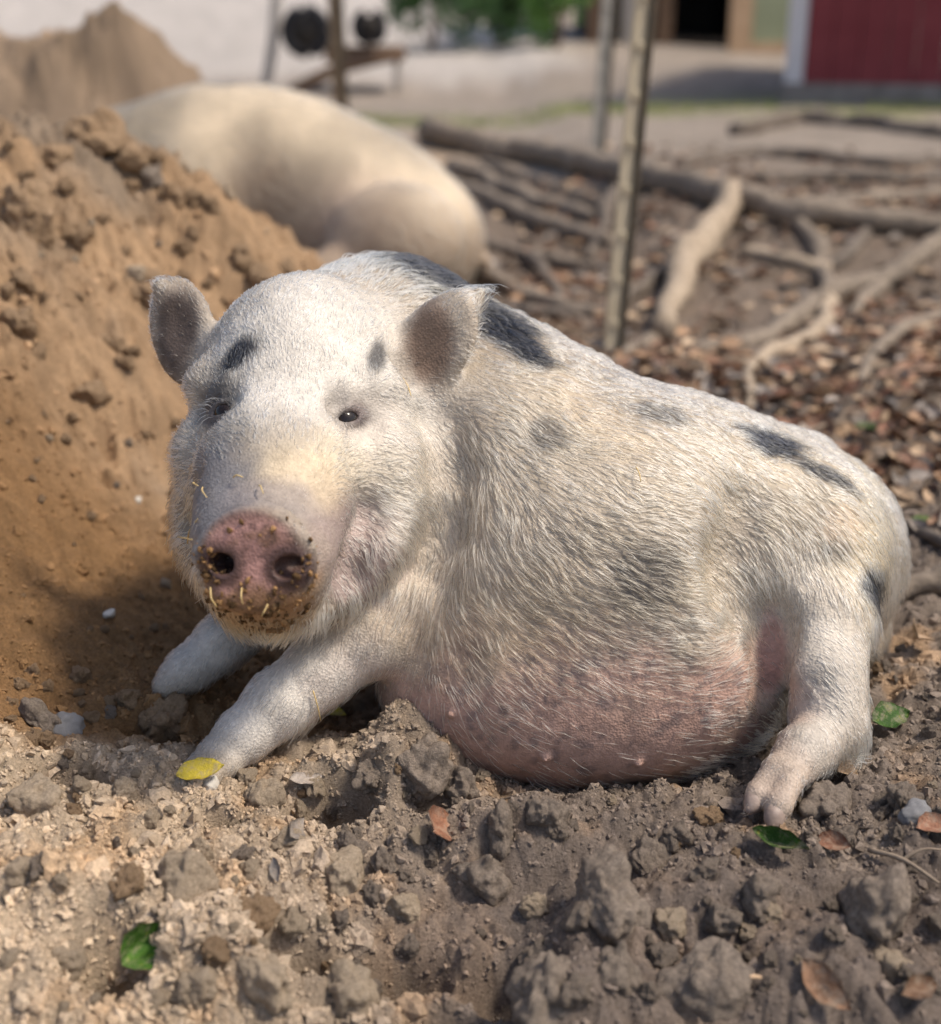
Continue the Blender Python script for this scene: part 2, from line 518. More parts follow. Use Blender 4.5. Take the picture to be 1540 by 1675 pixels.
def relax(V, F, it=3, lam=.5):
    e = np.concatenate([F[:, [0, 1]], F[:, [1, 2]], F[:, [2, 3]], F[:, [3, 0]]])
    e = np.concatenate([e, e[:, ::-1]])
    deg = np.bincount(e[:, 0], minlength=len(V))[:, None]
    for k in range(it):
        s = np.stack([np.bincount(e[:, 0], weights=V[e[:, 1], i], minlength=len(V)) for i in range(3)], 1) / np.maximum(deg, 1)
        V = V + (lam if k % 2 == 0 else -lam * 1.03) * (s - V)
    return V

def vert_normals(V, F):
    fn = np.cross(V[F[:, 2]] - V[F[:, 0]], V[F[:, 3]] - V[F[:, 1]])
    N = np.zeros_like(V)
    for j in range(4):
        for i in range(3): N[:, i] += np.bincount(F[:, j], weights=fn[:, i], minlength=len(V))
    return N / np.maximum(np.linalg.norm(N, axis=1, keepdims=True), 1e-12)

# ------------------------------------------------------------------ the spotted pig
B = Body()
# trunk and sagging belly
B.chain([(800,802,1.40,262),(900,908,1.39,296),(1000,944,1.38,301),(1100,935,1.40,266),(1200,910,1.45,213),(1285,898,1.46,164),(1325,910,1.45,133)], .05)
B.ball(915,1120,1.29,290,.06,ry=160,rz=165)                                    # hanging belly
B.ball(1120,1110,1.30,120,.06,ry=110)
B.ball(810,820,1.325,150,.05,ry=175,rz=120)                                    # shoulder
B.ball(1325,900,1.325,118,.05,ry=150)                                          # haunch
# neck crest and throat
B.chain([(620,622,1.41,176),(700,694,1.43,196),(800,784,1.41,225)], .05)
B.chain([(580,800,1.39,140),(690,840,1.41,180)], .04)
B.ball(730,890,1.345,115,.05)
# skull, brow, muzzle, jowls, chin
B.ball(497,632,1.28,160,.03,ry=166)
B.chain([(500,565,1.305,100),(610,592,1.40,156)], .05)
B.chain([(480,690,1.245,140),(456,790,1.170,124),(432,890,1.112,116)], .03)
B.ball(385,835,1.225,100,.025,ry=150)                                          # far jowl
B.ball(620,800,1.245,92,.025,ry=128)                                           # near jowl
B.ball(585,895,1.225,88,.03,ry=70)
B.ball(440,965,1.120,80,.025,ry=62)                                            # chin and lower lip
B.ball(450,995,1.165,76,.03,ry=42); B.ball(525,955,1.195,66,.03,ry=52); B.ball(560,960,1.25,70,.03)
B.ball(350,628,1.238,46,.025,ry=34); B.ball(592,632,1.236,58,.025,ry=34)       # brows
B.ball(328,735,1.235,42,.03); B.ball(622,735,1.222,46,.03)                     # cheekbones
# near fore leg, far fore leg
B.chain([(775,885,1.30,100),(700,962,1.27,80),(612,1035,1.25,66),(525,1098,1.24,56),(460,1150,1.23,50),(402,1200,1.22,40),(355,1240,1.21,33)], .018)
B.chain([(352,1238,1.212,28),(318,1262,1.20,21),(300,1275,1.195,13)], .008)
B.chain([(368,1250,1.20,27),(338,1276,1.188,21),(320,1290,1.182,13)], .008)
B.chain([(425,1000,1.345,56),(362,1052,1.33,42),(308,1096,1.315,33),(272,1124,1.305,25)], .018)
# near hind leg: thigh, shank, hock, foot with two toes; far hind leg folded behind
B.chain([(1318,900,1.32,122),(1346,1010,1.25,72),(1348,1100,1.215,58),(1356,1165,1.205,50),(1366,1192,1.20,42)], .025)
B.chain([(1364,1192,1.20,44),(1318,1228,1.168,41),(1284,1268,1.145,35)], .018)
B.chain([(1272,1262,1.145,26),(1242,1300,1.13,21),(1228,1322,1.122,12)], .006)
B.chain([(1294,1274,1.135,27),(1274,1318,1.115,22),(1262,1344,1.107,12)], .006)
B.chain([(1332,1248,1.155,15),(1322,1274,1.145,8)], .008)
B.chain([(1400,1140,1.23,15),(1398,1200,1.22,14)], .02)
B.chain([(1395,1000,1.50,55),(1410,1060,1.45,36)], .03)
# ears: thin dished leaves with a pointed tip
lu = px_dir(-.42, -.91); ln = -FWD + .45 * px_dir(-1, 0) + .1 * UP
B.chain([(358,600,1.29,40),(328,570,1.30,26)], .03)
B.ball(299,543,1.298,98,.012,ry=60,rz=21,n=ln,u=lu)
B.chain([(285,495,1.305,26),(262,470,1.303,12)], .012)
B.ball(290,541,1.268,84,.008,op='sub',ry=47,rz=30,n=ln,u=lu)
ru = px_dir(.72, -.69); rn = -FWD + .50 * px_dir(-1, -.1)
B.chain([(645,642,1.265,44),(676,606,1.28,28)], .03)
B.ball(706,568,1.268,100,.012,ry=68,rz=21,n=rn,u=ru)
B.chain([(728,530,1.275,28),(758,503,1.275,20),(786,480,1.272,7)], .018)
B.ball(697,560,1.236,86,.008,op='sub',ry=54,rz=31,n=rn,u=ru)
# snout disc
disc_n = -FWD + .16 * px_dir(-1, 0) - .12 * UP; disc_n /= np.linalg.norm(disc_n)
DF = frame(disc_n, RIGHT)
dc = W(413, 922, 1.035)
r1 = B.R(1, 1.035)
B.seg(W(432,900,1.12), dc - disc_n * .050, 116 * r1, 96 * r1, .02)
DU = DF[0] + .10 * DF[1]
B.ell(dc - disc_n * .006, disc_n, DU, (112 * r1, 87 * r1, .011), .004)
B.ell(dc - disc_n * .004 + DF[1] * 30 * r1, disc_n, DU, (80 * r1, 52 * r1, .010), .008)
B.ell(dc + disc_n * .016 - DF[1] * 8 * r1, disc_n, DU, (90 * r1, 60 * r1, .0130), .012, 'sub')     # dished face
# raised rim at the top of the disc and folds of skin behind it
for (rx, ry, off, rr) in ((103, 84, -.001, .0042), (102, 90, -.0125, .0055)):
    pts = []
    for a in np.radians(np.linspace(38, 148, 11)):
        pts.append(dc + DF[0] * math.cos(a) * rx * r1 + DF[1] * math.sin(a) * ry * r1 + disc_n * off)
    tp = [rr * math.sin(math.pi * (.06 + .88 * q / 10)) for q in range(11)]
    for q in range(10): B.seg(pts[q] - disc_n * (rr - tp[q]), pts[q + 1] - disc_n * (rr - tp[q + 1]), tp[q], tp[q + 1], .004)
# nostrils
for sx, sy in ((-52, -1), (62, -4)):
    c = dc + DF[0] * sx * r1 + DF[1] * sy * r1
    q = DF[0] + DF[1] * (.30 if sx > 0 else -.30)
    for a in np.linspace(0, 2 * math.pi, 10)[:-1]:
        pass
    B.ell(c - disc_n * .002, disc_n, q, (33 * r1, 27 * r1, .010), .006)
    B.ell(c + disc_n * .002, disc_n, q, ((25 if sx > 0 else 22) * r1, 17 * r1, .030), .004, 'sub')
# lip line
lp = [(352,1004),(400,1020),(460,1020),(515,1004),(550,982)]
hp = [q for q in (B.hit(*p, d1=1.3) for p in lp) if q is not None]
for a, b in zip(hp[:-1], hp[1:]): B.seg(a, b, .003, .003, .006, 'sub')
# eyes: a socket, lids and folds
eyes = []
for ex, ey, tilt in ((357, 668, -.15), (575, 680, .1)):
    p = B.hit(ex, ey); n = B.normal(p)
    n = n + .9 * -FWD; n /= np.linalg.norm(n)
    fr = frame(n, RIGHT + tilt * UP)
    B.ell(p + n * .003, n, fr[0], (.026, .020, .010), .014, 'sub')
    eyes.append((p - n * .0150, fr))
    B.ell(p - n * .0165, n, fr[0], (.020, .0155, .0135), .008)
    B.ell(p - n * .002, n, fr[0] + .25 * fr[1], (.0170, .0056, .014), .002, 'sub')
    for sg, hh in ((1, .0080), (-1, .0074)):
        pts = [p - n * (.004 + .005 * abs(t)) + fr[0] * t * .0165 + fr[1] * (sg * hh * (1 - t * t) + t * .003) for t in np.linspace(-1, 1, 7)]
        for a, b in zip(pts[:-1], pts[1:]): B.seg(a, b, .0040, .0040, .002)
    for sg, hh, rr in ((1, .0180, .0034), (-1, .0175, .0032), (1, .0255, .0042), (-1, .0245, .0034), (1, .033, .0046), (-1, .0315, .0034), (-1, .038, .0032)):
        pts = [p - n * (.004 + .008 * abs(t)) + fr[0] * t * .024 + fr[1] * sg * hh * (1 - .55 * t * t) for t in np.linspace(-1, 1, 7)]
        for a, b in zip(pts[:-1], pts[1:]): B.seg(a, b, rr, rr, .0035)
# skin folds behind the jowl and in front of the shoulder, ribs of flesh above the hock
for pl, r, k in (([(735,690),(748,770),(735,860),(690,930)], .004, .04), ([(585,760),(596,840),(575,940),(545,985)], .0025, .03), ([(322,770),(306,860),(325,950)], .003, .02), ([(1215,830),(1205,920),(1225,1000)], .006, .06), ([(1262,1010),(1262,1060),(1258,1120)], .012, .03)):
    hp = [B.hit(*p, d1=1.6) for p in pl]
    hp = [h for h in hp if h is not None]
    for a, b in zip(hp[:-1], hp[1:]): B.seg(a, b, r, r, k, 'sub')
# teats
for t in ((740,1167),(893,1238),(1044,1246)):
    p = B.hit(*t)
    if p is not None:
        n = B.normal(p); B.seg(p - n * .004, p + n * .004, .0045, .003, .006)

PV, PF = B.mesh(.0032)
PV = relax(PV, PF, 4)
PN = vert_normals(PV, PF)
wob = fbm(PV, .06, 51, 3) * .0022 + fbm(PV, .018, 55, 2) * .0007
PV = PV + PN * wob[:, None]
PN = vert_normals(PV, PF)

# ---- pigment and coat maps, some shade painted in: patches anchored on the skin
from mathutils.bvhtree import BVHTree
bvh = BVHTree.FromPolygons(PV.tolist(), PF.tolist())
def anchor(px, py):
    loc, nor, k, _ = bvh.ray_cast(Vector(CAM), Vector(ray(px, py)))
    if loc is None: return None
    n = PN[PF[k]].mean(0)
    return np.array(loc), n / np.linalg.norm(n)

def patch(P, px, py, rx, ry, ang=0, soft=.5, nz=.35, seed=0, nscale=.02, thick=None):
    """soft-edged patch on the skin round the point seen at px,py; radii in pixels there"""
    h = anchor(px, py)
    if h is None: return np.zeros(len(P))
    p, n = h
    d = (p - CAM) @ FWD
    a = math.radians(ang)
    u = px_dir(math.cos(a), math.sin(a)); v = px_dir(-math.sin(a), math.cos(a))
    u = u - n * (u @ n) * .7; v = v - n * (v @ n) * .7
    L = P - p
    q = np.sqrt((L @ u / (rx / FPX * d)) ** 2 + (L @ v / (ry / FPX * d)) ** 2 + (L @ n / ((thick or max(rx, ry)) / FPX * d * 1.2)) ** 2)
    if nz:
        k = q < 1 + soft + nz
        q[k] = q[k] + nz * fbm(P[k], nscale, seed + 60, 3)
    return 1 - sstep(1 - soft, 1 + soft, q)

DARK = [ # px, py, rx, ry, angle, strength, softness
 (392,578,48,24,-38,1.0,.4),(350,655,40,64,10,.8,.5),(362,700,50,60,0,.35,.6),(617,583,15,34,8,.85,.45),(575,680,27,15,8,.85,.4),(354,669,30,20,-5,.8,.4),(575,668,44,32,0,.28,.6),
 (812,526,85,34,40,1.0,.35),(850,562,60,22,42,1.0,.4),(695,442,95,30,26,1.0,.35),(640,428,40,18,5,.9,.4),(893,712,30,26,-30,.6,.5),(1082,676,46,16,12,.7,.5),(1262,722,66,28,18,1.0,.35),(1350,775,62,15,27,.95,.4),
 (1062,940,62,60,0,.65,.5),(990,1030,120,65,10,.34,.6),(1275,860,80,70,0,.28,.6),(1430,960,32,26,-20,1.0,.35),(1484,915,18,60,-12,.9,.4),(1372,905,28,18,0,.5,.5),(925,1128,34,22,-20,.45,.5),(1100,1110,50,40,0,.35,.6),
 (1150,1110,70,40,-30,.28,.6),(770,1062,36,18,0,.42,.5),(940,880,70,40,10,.25,.6),(540,980,40,40,0,.2,.5),
]
TAN = [ # px, py, rx, ry, angle, strength, colour
 (500,560,210,170,0,.8,(.775,.75,.68)),(578,682,62,52,0,.75,(.44,.37,.31)),(650,800,90,120,0,.6,(.80,.755,.66)),
 (1080,860,380,220,8,.40,(.66,.57,.42)),(880,980,200,150,0,.35,(.50,.42,.32)),
 (980,690,90,40,40,.55,(.56,.43,.28)),(900,650,120,60,20,.25,(.70,.60,.44)),(540,760,110,50,10,.55,(.74,.61,.40)),(1300,760,160,90,20,.3,(.72,.61,.43)),(1385,860,36,28,0,.5,(.52,.36,.24)),
 (900,1000,160,110,0,.45,(.50,.40,.30)),(800,1050,140,70,0,.6,(.52,.39,.25)),(850,880,120,100,0,.35,(.50,.42,.32)),(760,780,45,110,8,.45,(.46,.39,.31)),(720,930,90,50,-30,.4,(.48,.41,.33)),(1450,860,60,140,20,.5,(.75,.64,.42)),(690,1010,80,60,0,.35,(.58,.48,.37)),(640,930,110,60,-30,.3,(.58,.50,.40)),  # includes neck shade behind the jowl, painted into the hair and skin colour
 (1250,960,60,120,0,.3,(.50,.43,.36)),(1040,760,200,60,10,.2,(.70,.60,.45)),(460,1150,170,90,0,.8,(.82,.79,.72)),(330,1075,90,60,0,.7,(.80,.77,.70)),(1345,1090,90,150,0,.55,(.80,.76,.68)),(430,1022,110,34,0,.85,(.40,.23,.085)),(350,985,50,40,30,.6,(.42,.27,.12)),(335,850,60,90,0,.5,(.42,.42,.44)),(292,550,40,68,0,.8,(.22,.19,.17)),(700,560,38,66,0,.8,(.33,.25,.18)),
]
_masks = None
def paint(P, base, dark, k=1.0):
    global _masks
    if _masks is None:
        _masks = [patch(P, x, y, rx, ry, a, .6, .5, i * 3, .05)[:, None] * s for i, (x, y, rx, ry, a, s, col) in enumerate(TAN)], \
                 [patch(P, x, y, rx, ry, a, so, .40, i * 5 + 2, .022, thick=min(max(rx, ry), 1.6 * min(rx, ry) + 25))[:, None] * s for i, (x, y, rx, ry, a, s, so) in enumerate(DARK)]
    c = np.tile(np.array(base), (len(P), 1))
    for i, (x, y, rx, ry, a, s, col) in enumerate(TAN):
        m = _masks[0][i] * k
        c = c * (1 - m) + np.array(col) * m
    for i, (x, y, rx, ry, a, s, so) in enumerate(DARK):
        m = _masks[1][i]
        c = c * (1 - m) + np.array(dark) * m
    return c

def regions(P):
    """coat length (m) and density over the skin; bare masks"""
    L = np.full(len(P), .021); D = np.ones(len(P))
    def put(arr, val, *a, soft=.3, nz=.12, **k):
        m = patch(P, *a, soft=soft, nz=nz, **k)
        arr += (val - arr) * m
    for a in ((500,600,230,170),(360,760,110,170),(620,780,130,160),(480,480,190,80)): put(L, .0105, *a)
    for a in ((500,590,190,150),(620,770,120,120),(330,760,60,130)): put(D, 1.45, *a)
    put(L, .017, 660, 860, 90, 90)
    for a in ((440,830,110,90),(420,950,150,110),(520,900,75,110)): put(L, .0045, *a, thick=160)
    for a in ((420,800,110,60),(420,930,150,120),(530,890,58,100)): put(D, .22, *a, thick=160)
    for a in ((335,830,62,75),(532,880,28,80),(420,835,90,22)): put(D, .04, *a, thick=110)
    for a in ((1290,1240,110,80),(380,1210,110,70),(300,1100,90,70)): put(L, .007, *a, thick=120); put(D, .6, *a, thick=120)
    for a in ((560,1090,150,90),(1340,1080,110,120),(370,1050,90,60)): put(L, .0085, *a, thick=150)
    for a in ((850,1215,310,130),(1060,1200,210,105)): put(D, .04, *a, soft=.55, nz=.45)
    for a in ((1255,1305,45,42),(315,1275,45,28)): put(D, .3, *a, thick=60); put(L, .005, *a, thick=60)
    for a in ((760,1120,110,75),(1180,1130,110,60),(960,1090,240,45)): put(D, .5, *a, soft=.7, nz=.4)
    put(D, .15, 1262, 1090, 36, 80); put(D, .1, 700, 1180, 80, 50)
    for a in ((350,672,20,18),(575,682,20,17)): put(D, .05, *a)
    for a in ((352,672,50,44),(575,684,56,48)): put(D, .28, *a); put(L, .005, *a)
    for a in ((290,550,42,72),(698,562,38,76)): put(D, .10, *a); put(L, .010, *a)
    for a in ((297,543,75,105),(710,568,75,112)): put(L, .008, *a, thick=70); 
    dd = np.linalg.norm((P - dc) - ((P - dc) @ disc_n)[:, None] * disc_n, axis=1)
    disc = (1 - sstep(80 * r1, 100 * r1, dd)) * ((P - dc) @ disc_n > -.022)
    D *= 1 - disc
    return L, D, disc

Lh, Dh, DISC = regions(PV)
skin = paint(PV, (.33, .275, .21), (.03, .03, .034), .7)
n1 = fbm(PV, .03, 71, 4)[:, None]; n2 = fbm(PV, .008, 73, 3)[:, None]
pink = np.array([.47, .30, .235])
for a in ((850,1228,300,122),(1060,1212,215,98),(700,1180,90,60),(1180,1130,110,60)):
    m = patch(PV, *a, soft=.65, nz=.5, nscale=.05)[:, None] * .92; skin = skin * (1 - m) + pink * m
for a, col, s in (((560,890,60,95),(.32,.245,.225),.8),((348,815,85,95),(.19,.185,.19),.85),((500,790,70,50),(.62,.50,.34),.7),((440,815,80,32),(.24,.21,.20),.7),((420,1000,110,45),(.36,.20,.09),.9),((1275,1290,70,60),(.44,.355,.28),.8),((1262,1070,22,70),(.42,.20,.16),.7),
                  ((290,548,40,72),(.075,.055,.045),.95),((700,560,40,72),(.15,.10,.07),.92),((350,672,30,24),(.10,.09,.09),.85),((575,682,30,24),(.16,.12,.11),.85)):
    m = patch(PV, *a, soft=.4, nz=.3)[:, None] * s; skin = skin * (1 - m) + np.array(col) * m
m = DISC[:, None]
dl = (PV - dc) @ DF[1]
disccol = np.array([.47, .265, .225]) * (1 + .25 * n1) ; edge = sstep(60 * r1, 95 * r1, np.linalg.norm(PV - dc, axis=1))[:, None]
disccol = disccol * (1 - edge * .75) + np.array([.16, .11, .085]) * edge * .75
low = sstep(-25 * r1, -70 * r1, dl + n1[:, 0] * .02)[:, None]
disccol = disccol * (1 - low * .8) + np.array([.26, .145, .06]) * low * .8
sm = sstep(.0, .35, fbm(PV, .016, 79, 3) + .5 * sstep(-30 * r1, -100 * r1, (PV - dc) @ DF[0]) - .12)[:, None]
disccol = disccol * (1 - sm * .6) + np.array([.20, .115, .055]) * sm * .6
spk = sstep(.25, .45, fbm(PV, .006, 83, 2))[:, None]
disccol = disccol * (1 - spk * .45)
skin = skin * (1 - m) + disccol * m
for sx, sy in ((-52, -1), (62, -4)):
    q = np.linalg.norm(PV - (dc + DF[0] * sx * r1 + DF[1] * sy * r1 - disc_n * .012), axis=1)  # shade deep in the nostrils is painted into the skin colour
    mm = (1 - sstep(.020, .028, q))[:, None] * .93; skin = skin * (1 - mm) + np.array([.07, .04, .035]) * mm
belly_sp = patch(PV, 980, 1170, 330, 130, 0, .4, .2)[:, None] * sstep(.18, .4, fbm(PV, .010, 77, 2))[:, None] * .5
skin = skin * (1 - belly_sp) + np.array([.13, .11, .11]) * belly_sp
skin = np.clip(skin * (1 + .18 * n1 + .12 * n2), .01, .9)

pme = mesh_np('pig', PV, PF)
vcol(pme, 'skin', skin)
m = NT('pig_skin'); co = m.coord()
at = m.n('ShaderNodeAttribute', attribute_name='skin')
nz = m.noise(180, 4, .6, co)
m.base(m.mix(at.outputs['Color'], m.ramp(nz.outputs[0], [(.3, (.82, .80, .80)), (.7, (1.12, 1.1, 1.1))]), 1.0, 'MULTIPLY'))
vz = m.n('ShaderNodeTexVoronoi'); vz.inputs['Scale'].default_value = 420; m.l(co, vz.inputs['Vector'])
m.bump(vz.outputs['Distance'], .35, .002); m.set(.55, .35)
m.b.inputs['Subsurface Weight'].default_value = 0.0
m.b.inputs['Subsurface Radius'].default_value = (.012, .005, .003)
m.b.inputs['Subsurface Scale'].default_value = .5
M_skin = m.m
pig = link('pig', pme, M_skin, label='white pig with black spots lying in the dug-up dirt facing the camera', cat='pig')

# ---- coat
FLOW = [ # px, py, dx, dy
 (430,840,0,-1),(440,760,0,-1),(500,640,.05,-1),(420,600,-.15,-1),(560,580,.2,-1),(500,500,.1,-1),(590,450,.35,-1),(660,440,.8,-.5),(360,740,-.5,-.6),(310,800,-.8,.25),(320,880,-.6,.8),(340,700,-.6,-.5),
 (600,740,.7,-.4),(640,820,1,.15),(560,900,.7,.5),(640,900,.7,.7),(520,1000,.3,.9),(700,760,.9,.5),(650,700,.8,-.1),(330,960,-.2,1),(330,600,-.4,-.8),
 (760,620,.9,.5),(760,760,.7,.8),(740,860,.4,1),(820,700,.9,.6),(830,850,.3,1),(800,560,.9,.7),(900,620,1,.4),(1000,680,1,.3),(1100,700,1,.25),(1250,740,1,.4),(1400,830,.8,.8),(1470,900,.5,1),
 (900,780,1,.5),(900,900,.8,.6),(1000,850,1,.2),(1100,850,1,.15),(1200,850,1,.3),(950,980,1,.25),(1100,980,1,.1),(1060,1060,1,-.05),(880,1060,1,.3),(780,1010,.9,.5),(900,1180,1,.15),(1100,1180,.9,-.3),(1190,1080,.6,-.4),
 (1210,1000,.5,.5),(1280,930,.3,.9),(1340,980,.3,1),(1330,1080,.8,.6),(1390,1080,.6,.8),(1350,1160,.7,.5),(1310,1230,-.5,.8),(1260,1300,-.4,.9),
 (720,950,-.3,1),(640,1030,-.6,.9),(540,1100,-.5,1),(450,1170,-.6,.9),(380,1220,-.7,.8),(600,1080,-.2,1),(340,1060,-.7,.8),(290,1110,-.7,.8),
 (300,500,-.5,-.9),(330,540,-.6,-.6),(270,560,-.6,-.2),(740,500,.6,-.8),(720,600,.8,-.1),(690,560,.7,-.7),
]
fa = [(anchor(x, y), px_dir(dx, dy)) for x, y, dx, dy in FLOW]
fa = [(a, v) for a, v in fa if a is not None]
FP = np.array([a[0] for a, v in fa]); FD = np.array([v - a[1] * (v @ a[1]) for a, v in fa]); FD /= np.linalg.norm(FD, axis=1, keepdims=True)

def flow(P, N):
    out = np.zeros_like(P)
    for s in range(0, len(P), 60000):
        d2 = ((P[s:s + 60000, None] - FP[None]) ** 2).sum(-1)
        w = 1 / (d2 + .0006) ** 2
        out[s:s + 60000] = w @ FD / w.sum(1, keepdims=True)
    out -= N * (out * N).sum(1, keepdims=True)
    return out / np.maximum(np.linalg.norm(out, axis=1, keepdims=True), 1e-6)

VFLOW = flow(PV, PN)
hair_col_v = paint(PV, (.745, .685, .535), (.014, .015, .019))

def sample_surface(V, F, dens, count, rg):
    T = np.concatenate([F[:, [0, 1, 2]], F[:, [0, 2, 3]]])
    ar = .5 * np.linalg.norm(np.cross(V[T[:, 1]] - V[T[:, 0]], V[T[:, 2]] - V[T[:, 0]]), axis=1)
    w = ar * dens[T].mean(1); cdf = np.cumsum(w); cdf /= cdf[-1]
    t = T[np.minimum(np.searchsorted(cdf, rg.random(count)), len(T) - 1)]
    a, b = rg.random(count), rg.random(count)
    f = a + b > 1; a[f], b[f] = 1 - a[f], 1 - b[f]
    return t, np.stack([1 - a - b, a, b], 1)

def make_curves(name, P0, T, N, L, lift, droop, col, rad, rg, npt=5, mat=None, parent=None, frizz=.10):
    n = len(P0)
    S = np.cross(N, T)
    side = rg.normal(0, frizz, n)[:, None]
    s = np.linspace(0, 1, npt)[None, :, None]
    Tt = T[:, None]; Nn = N[:, None]; Ss = S[:, None]; LL = L[:, None, None]
    lf = lift[:, None, None]
    pts = P0[:, None] + LL * (Tt * (s * np.cos(lf * (1 - s * .6))) + Nn * (np.sin(lf) * (s - .62 * s * s)) + Ss * side[:, None] * s * s)
    pts[..., 2] -= (droop * L)[:, None] * (s[..., 0] ** 2)
    pts += rg.normal(0, .025, pts.shape) * LL * s
    pts[:, 0] -= N * .001
    hc = bpy.data.hair_curves.new(name)
    hc.add_curves([npt] * n)
    hc.attributes['position'].data.foreach_set('vector', pts.astype(np.float32).ravel())
    ra = hc.attributes.get('radius') or hc.attributes.new('radius', 'FLOAT', 'POINT')
    prof = np.array([1.0, .95, .8, .55, .12]) if npt == 5 else np.linspace(1, .15, npt)
    ra.data.foreach_set('value', (rad[:, None] * prof[None]).astype(np.float32).ravel())
    ca = hc.attributes.new('hair_colour', 'FLOAT_COLOR', 'CURVE')
    cc = np.ones((n, 4), dtype=np.float32); cc[:, :3] = col
    ca.data.foreach_set('color', cc.ravel())
    if mat: hc.materials.append(mat)
    o = bpy.data.objects.new(name, hc); C.objects.link(o)
    if parent is not None: o.parent = parent
    return o

m = NT('bristle'); m.t.nodes.remove(m.b)
hb = m.n('ShaderNodeBsdfHairPrincipled'); hb.parametrization = 'COLOR'
at = m.n('ShaderNodeAttribute', attribute_name='hair_colour')
m.l(at.outputs['Color'], hb.inputs['Color'])
hb.inputs['Roughness'].default_value = .35; hb.inputs['Radial Roughness'].default_value = .6
m.l(hb.outputs[0], m.t.nodes['Material Output'].inputs['Surface'])
M_hair = m.m

NH = 82000
tri, bar = sample_surface(PV, PF, Dh, NH, rng)
def bl(A): return (A[tri] * (bar[..., None] if A.ndim > 1 else bar)).sum(1)
hp0 = bl(PV); hN = bl(PN); hN /= np.linalg.norm(hN, axis=1, keepdims=True)
hT = bl(VFLOW)
# tufts: neighbouring bristles lean together
tw = np.stack([fbm(hp0, .022, 80 + i, 2) for i in range(3)], 1) * .55 + np.stack([fbm(hp0, .008, 90 + i, 2) for i in range(3)], 1) * .28
hT = hT + tw; hT -= hN * (hT * hN).sum(1, keepdims=True); hT /= np.maximum(np.linalg.norm(hT, axis=1, keepdims=True), 1e-6)
hL = bl(Lh) * rng.uniform(.55, 1.25, NH)
crest = patch(hp0, 690, 450, 190, 50, 20, .4, 0)
hL *= 1 + .5 * crest
hC = bl(hair_col_v)
tone = 1 + .22 * rng.normal(0, 1, NH) * .6 + .20 * fbm(hp0, .012, 97, 2)
hC = hC * tone[:, None]
bodym = 1 - patch(hp0, 490, 660, 260, 300, 0, .3, .1)
mot = (bodym * sstep(-.1, .45, fbm(hp0, .055, 111, 4)) * .55)[:, None]
hC = hC * (1 - mot) + hC * np.array([.62, .55, .46]) * mot
stray = rng.random(NH) < .20
hC[stray] *= rng.uniform(.22, .6, (int(stray.sum()), 1))
hC = np.clip(hC, .012, .93)
lift = np.clip(rng.normal(.33, .15, NH) + .35 * crest, .08, 1.2)
hR = rng.uniform(.00030, .00056, NH) * (.6 + .4 * np.clip(hL / .02, 0, 1.2))
coat = make_curves('coat', hp0, hT, hN, hL, lift, .25 * np.ones(NH), hC, hR, rng, mat=M_hair, parent=pig)
coat['label'] = 'coarse white coat with black patches and dusty tan stains'

# hooves: hard nails on the toes
M_hoof = mat_noise('hoof', (.22, .16, .13), (.40, .31, .26), 90, .55, .35, .4, .001, 300)
for (x0, y0, d0, x1, y1, d1, rr) in ((1240,1304,1.128,1224,1330,1.118,18),(1272,1326,1.112,1258,1356,1.102,19),(316,1264,1.198,294,1280,1.192,18),(336,1280,1.186,314,1295,1.180,18),(1324,1270,1.146,1317,1284,1.140,8)):
    a_, b_ = W(x0, y0, d0), W(x1, y1, d1); rm = rr / FPX * d0
    s_ = np.linspace(0, 1, 7)[:, None]; Pc = a_ + (b_ - a_) * s_
    Rc = rm * np.array([1.0, 1.08, 1.06, .98, .82, .55, .2])
    T_ = (b_ - a_) / np.linalg.norm(b_ - a_); u_ = np.cross(T_, UP); u_ /= np.linalg.norm(u_); v_ = np.cross(u_, T_)
    Vh = np.array([Pc[i] + Rc[i] * (math.cos(t) * u_ * .85 + math.sin(t) * v_) for i in range(7) for t in np.linspace(0, 2 * math.pi, 14, endpoint=False)])
    Vh = Vh + vert_normals(Vh, np.array([(i * 14 + j, i * 14 + (j + 1) % 14, (i + 1) * 14 + (j + 1) % 14, (i + 1) * 14 + j) for i in range(6) for j in range(14)])) * (fbm(Vh, .006, 95, 2) * .0008)[:, None]
    Fh = [(i * 14 + j, i * 14 + (j + 1) % 14, (i + 1) * 14 + (j + 1) % 14, (i + 1) * 14 + j) for i in range(6) for j in range(14)]
    Vh = np.concatenate([Vh, [b_]]); F3h = [(6 * 14 + j, 6 * 14 + (j + 1) % 14, len(Vh) - 1) for j in range(14)]
    link('hoof', mesh_np('hoof', Vh, Fh, F3h), M_hoof, pig)

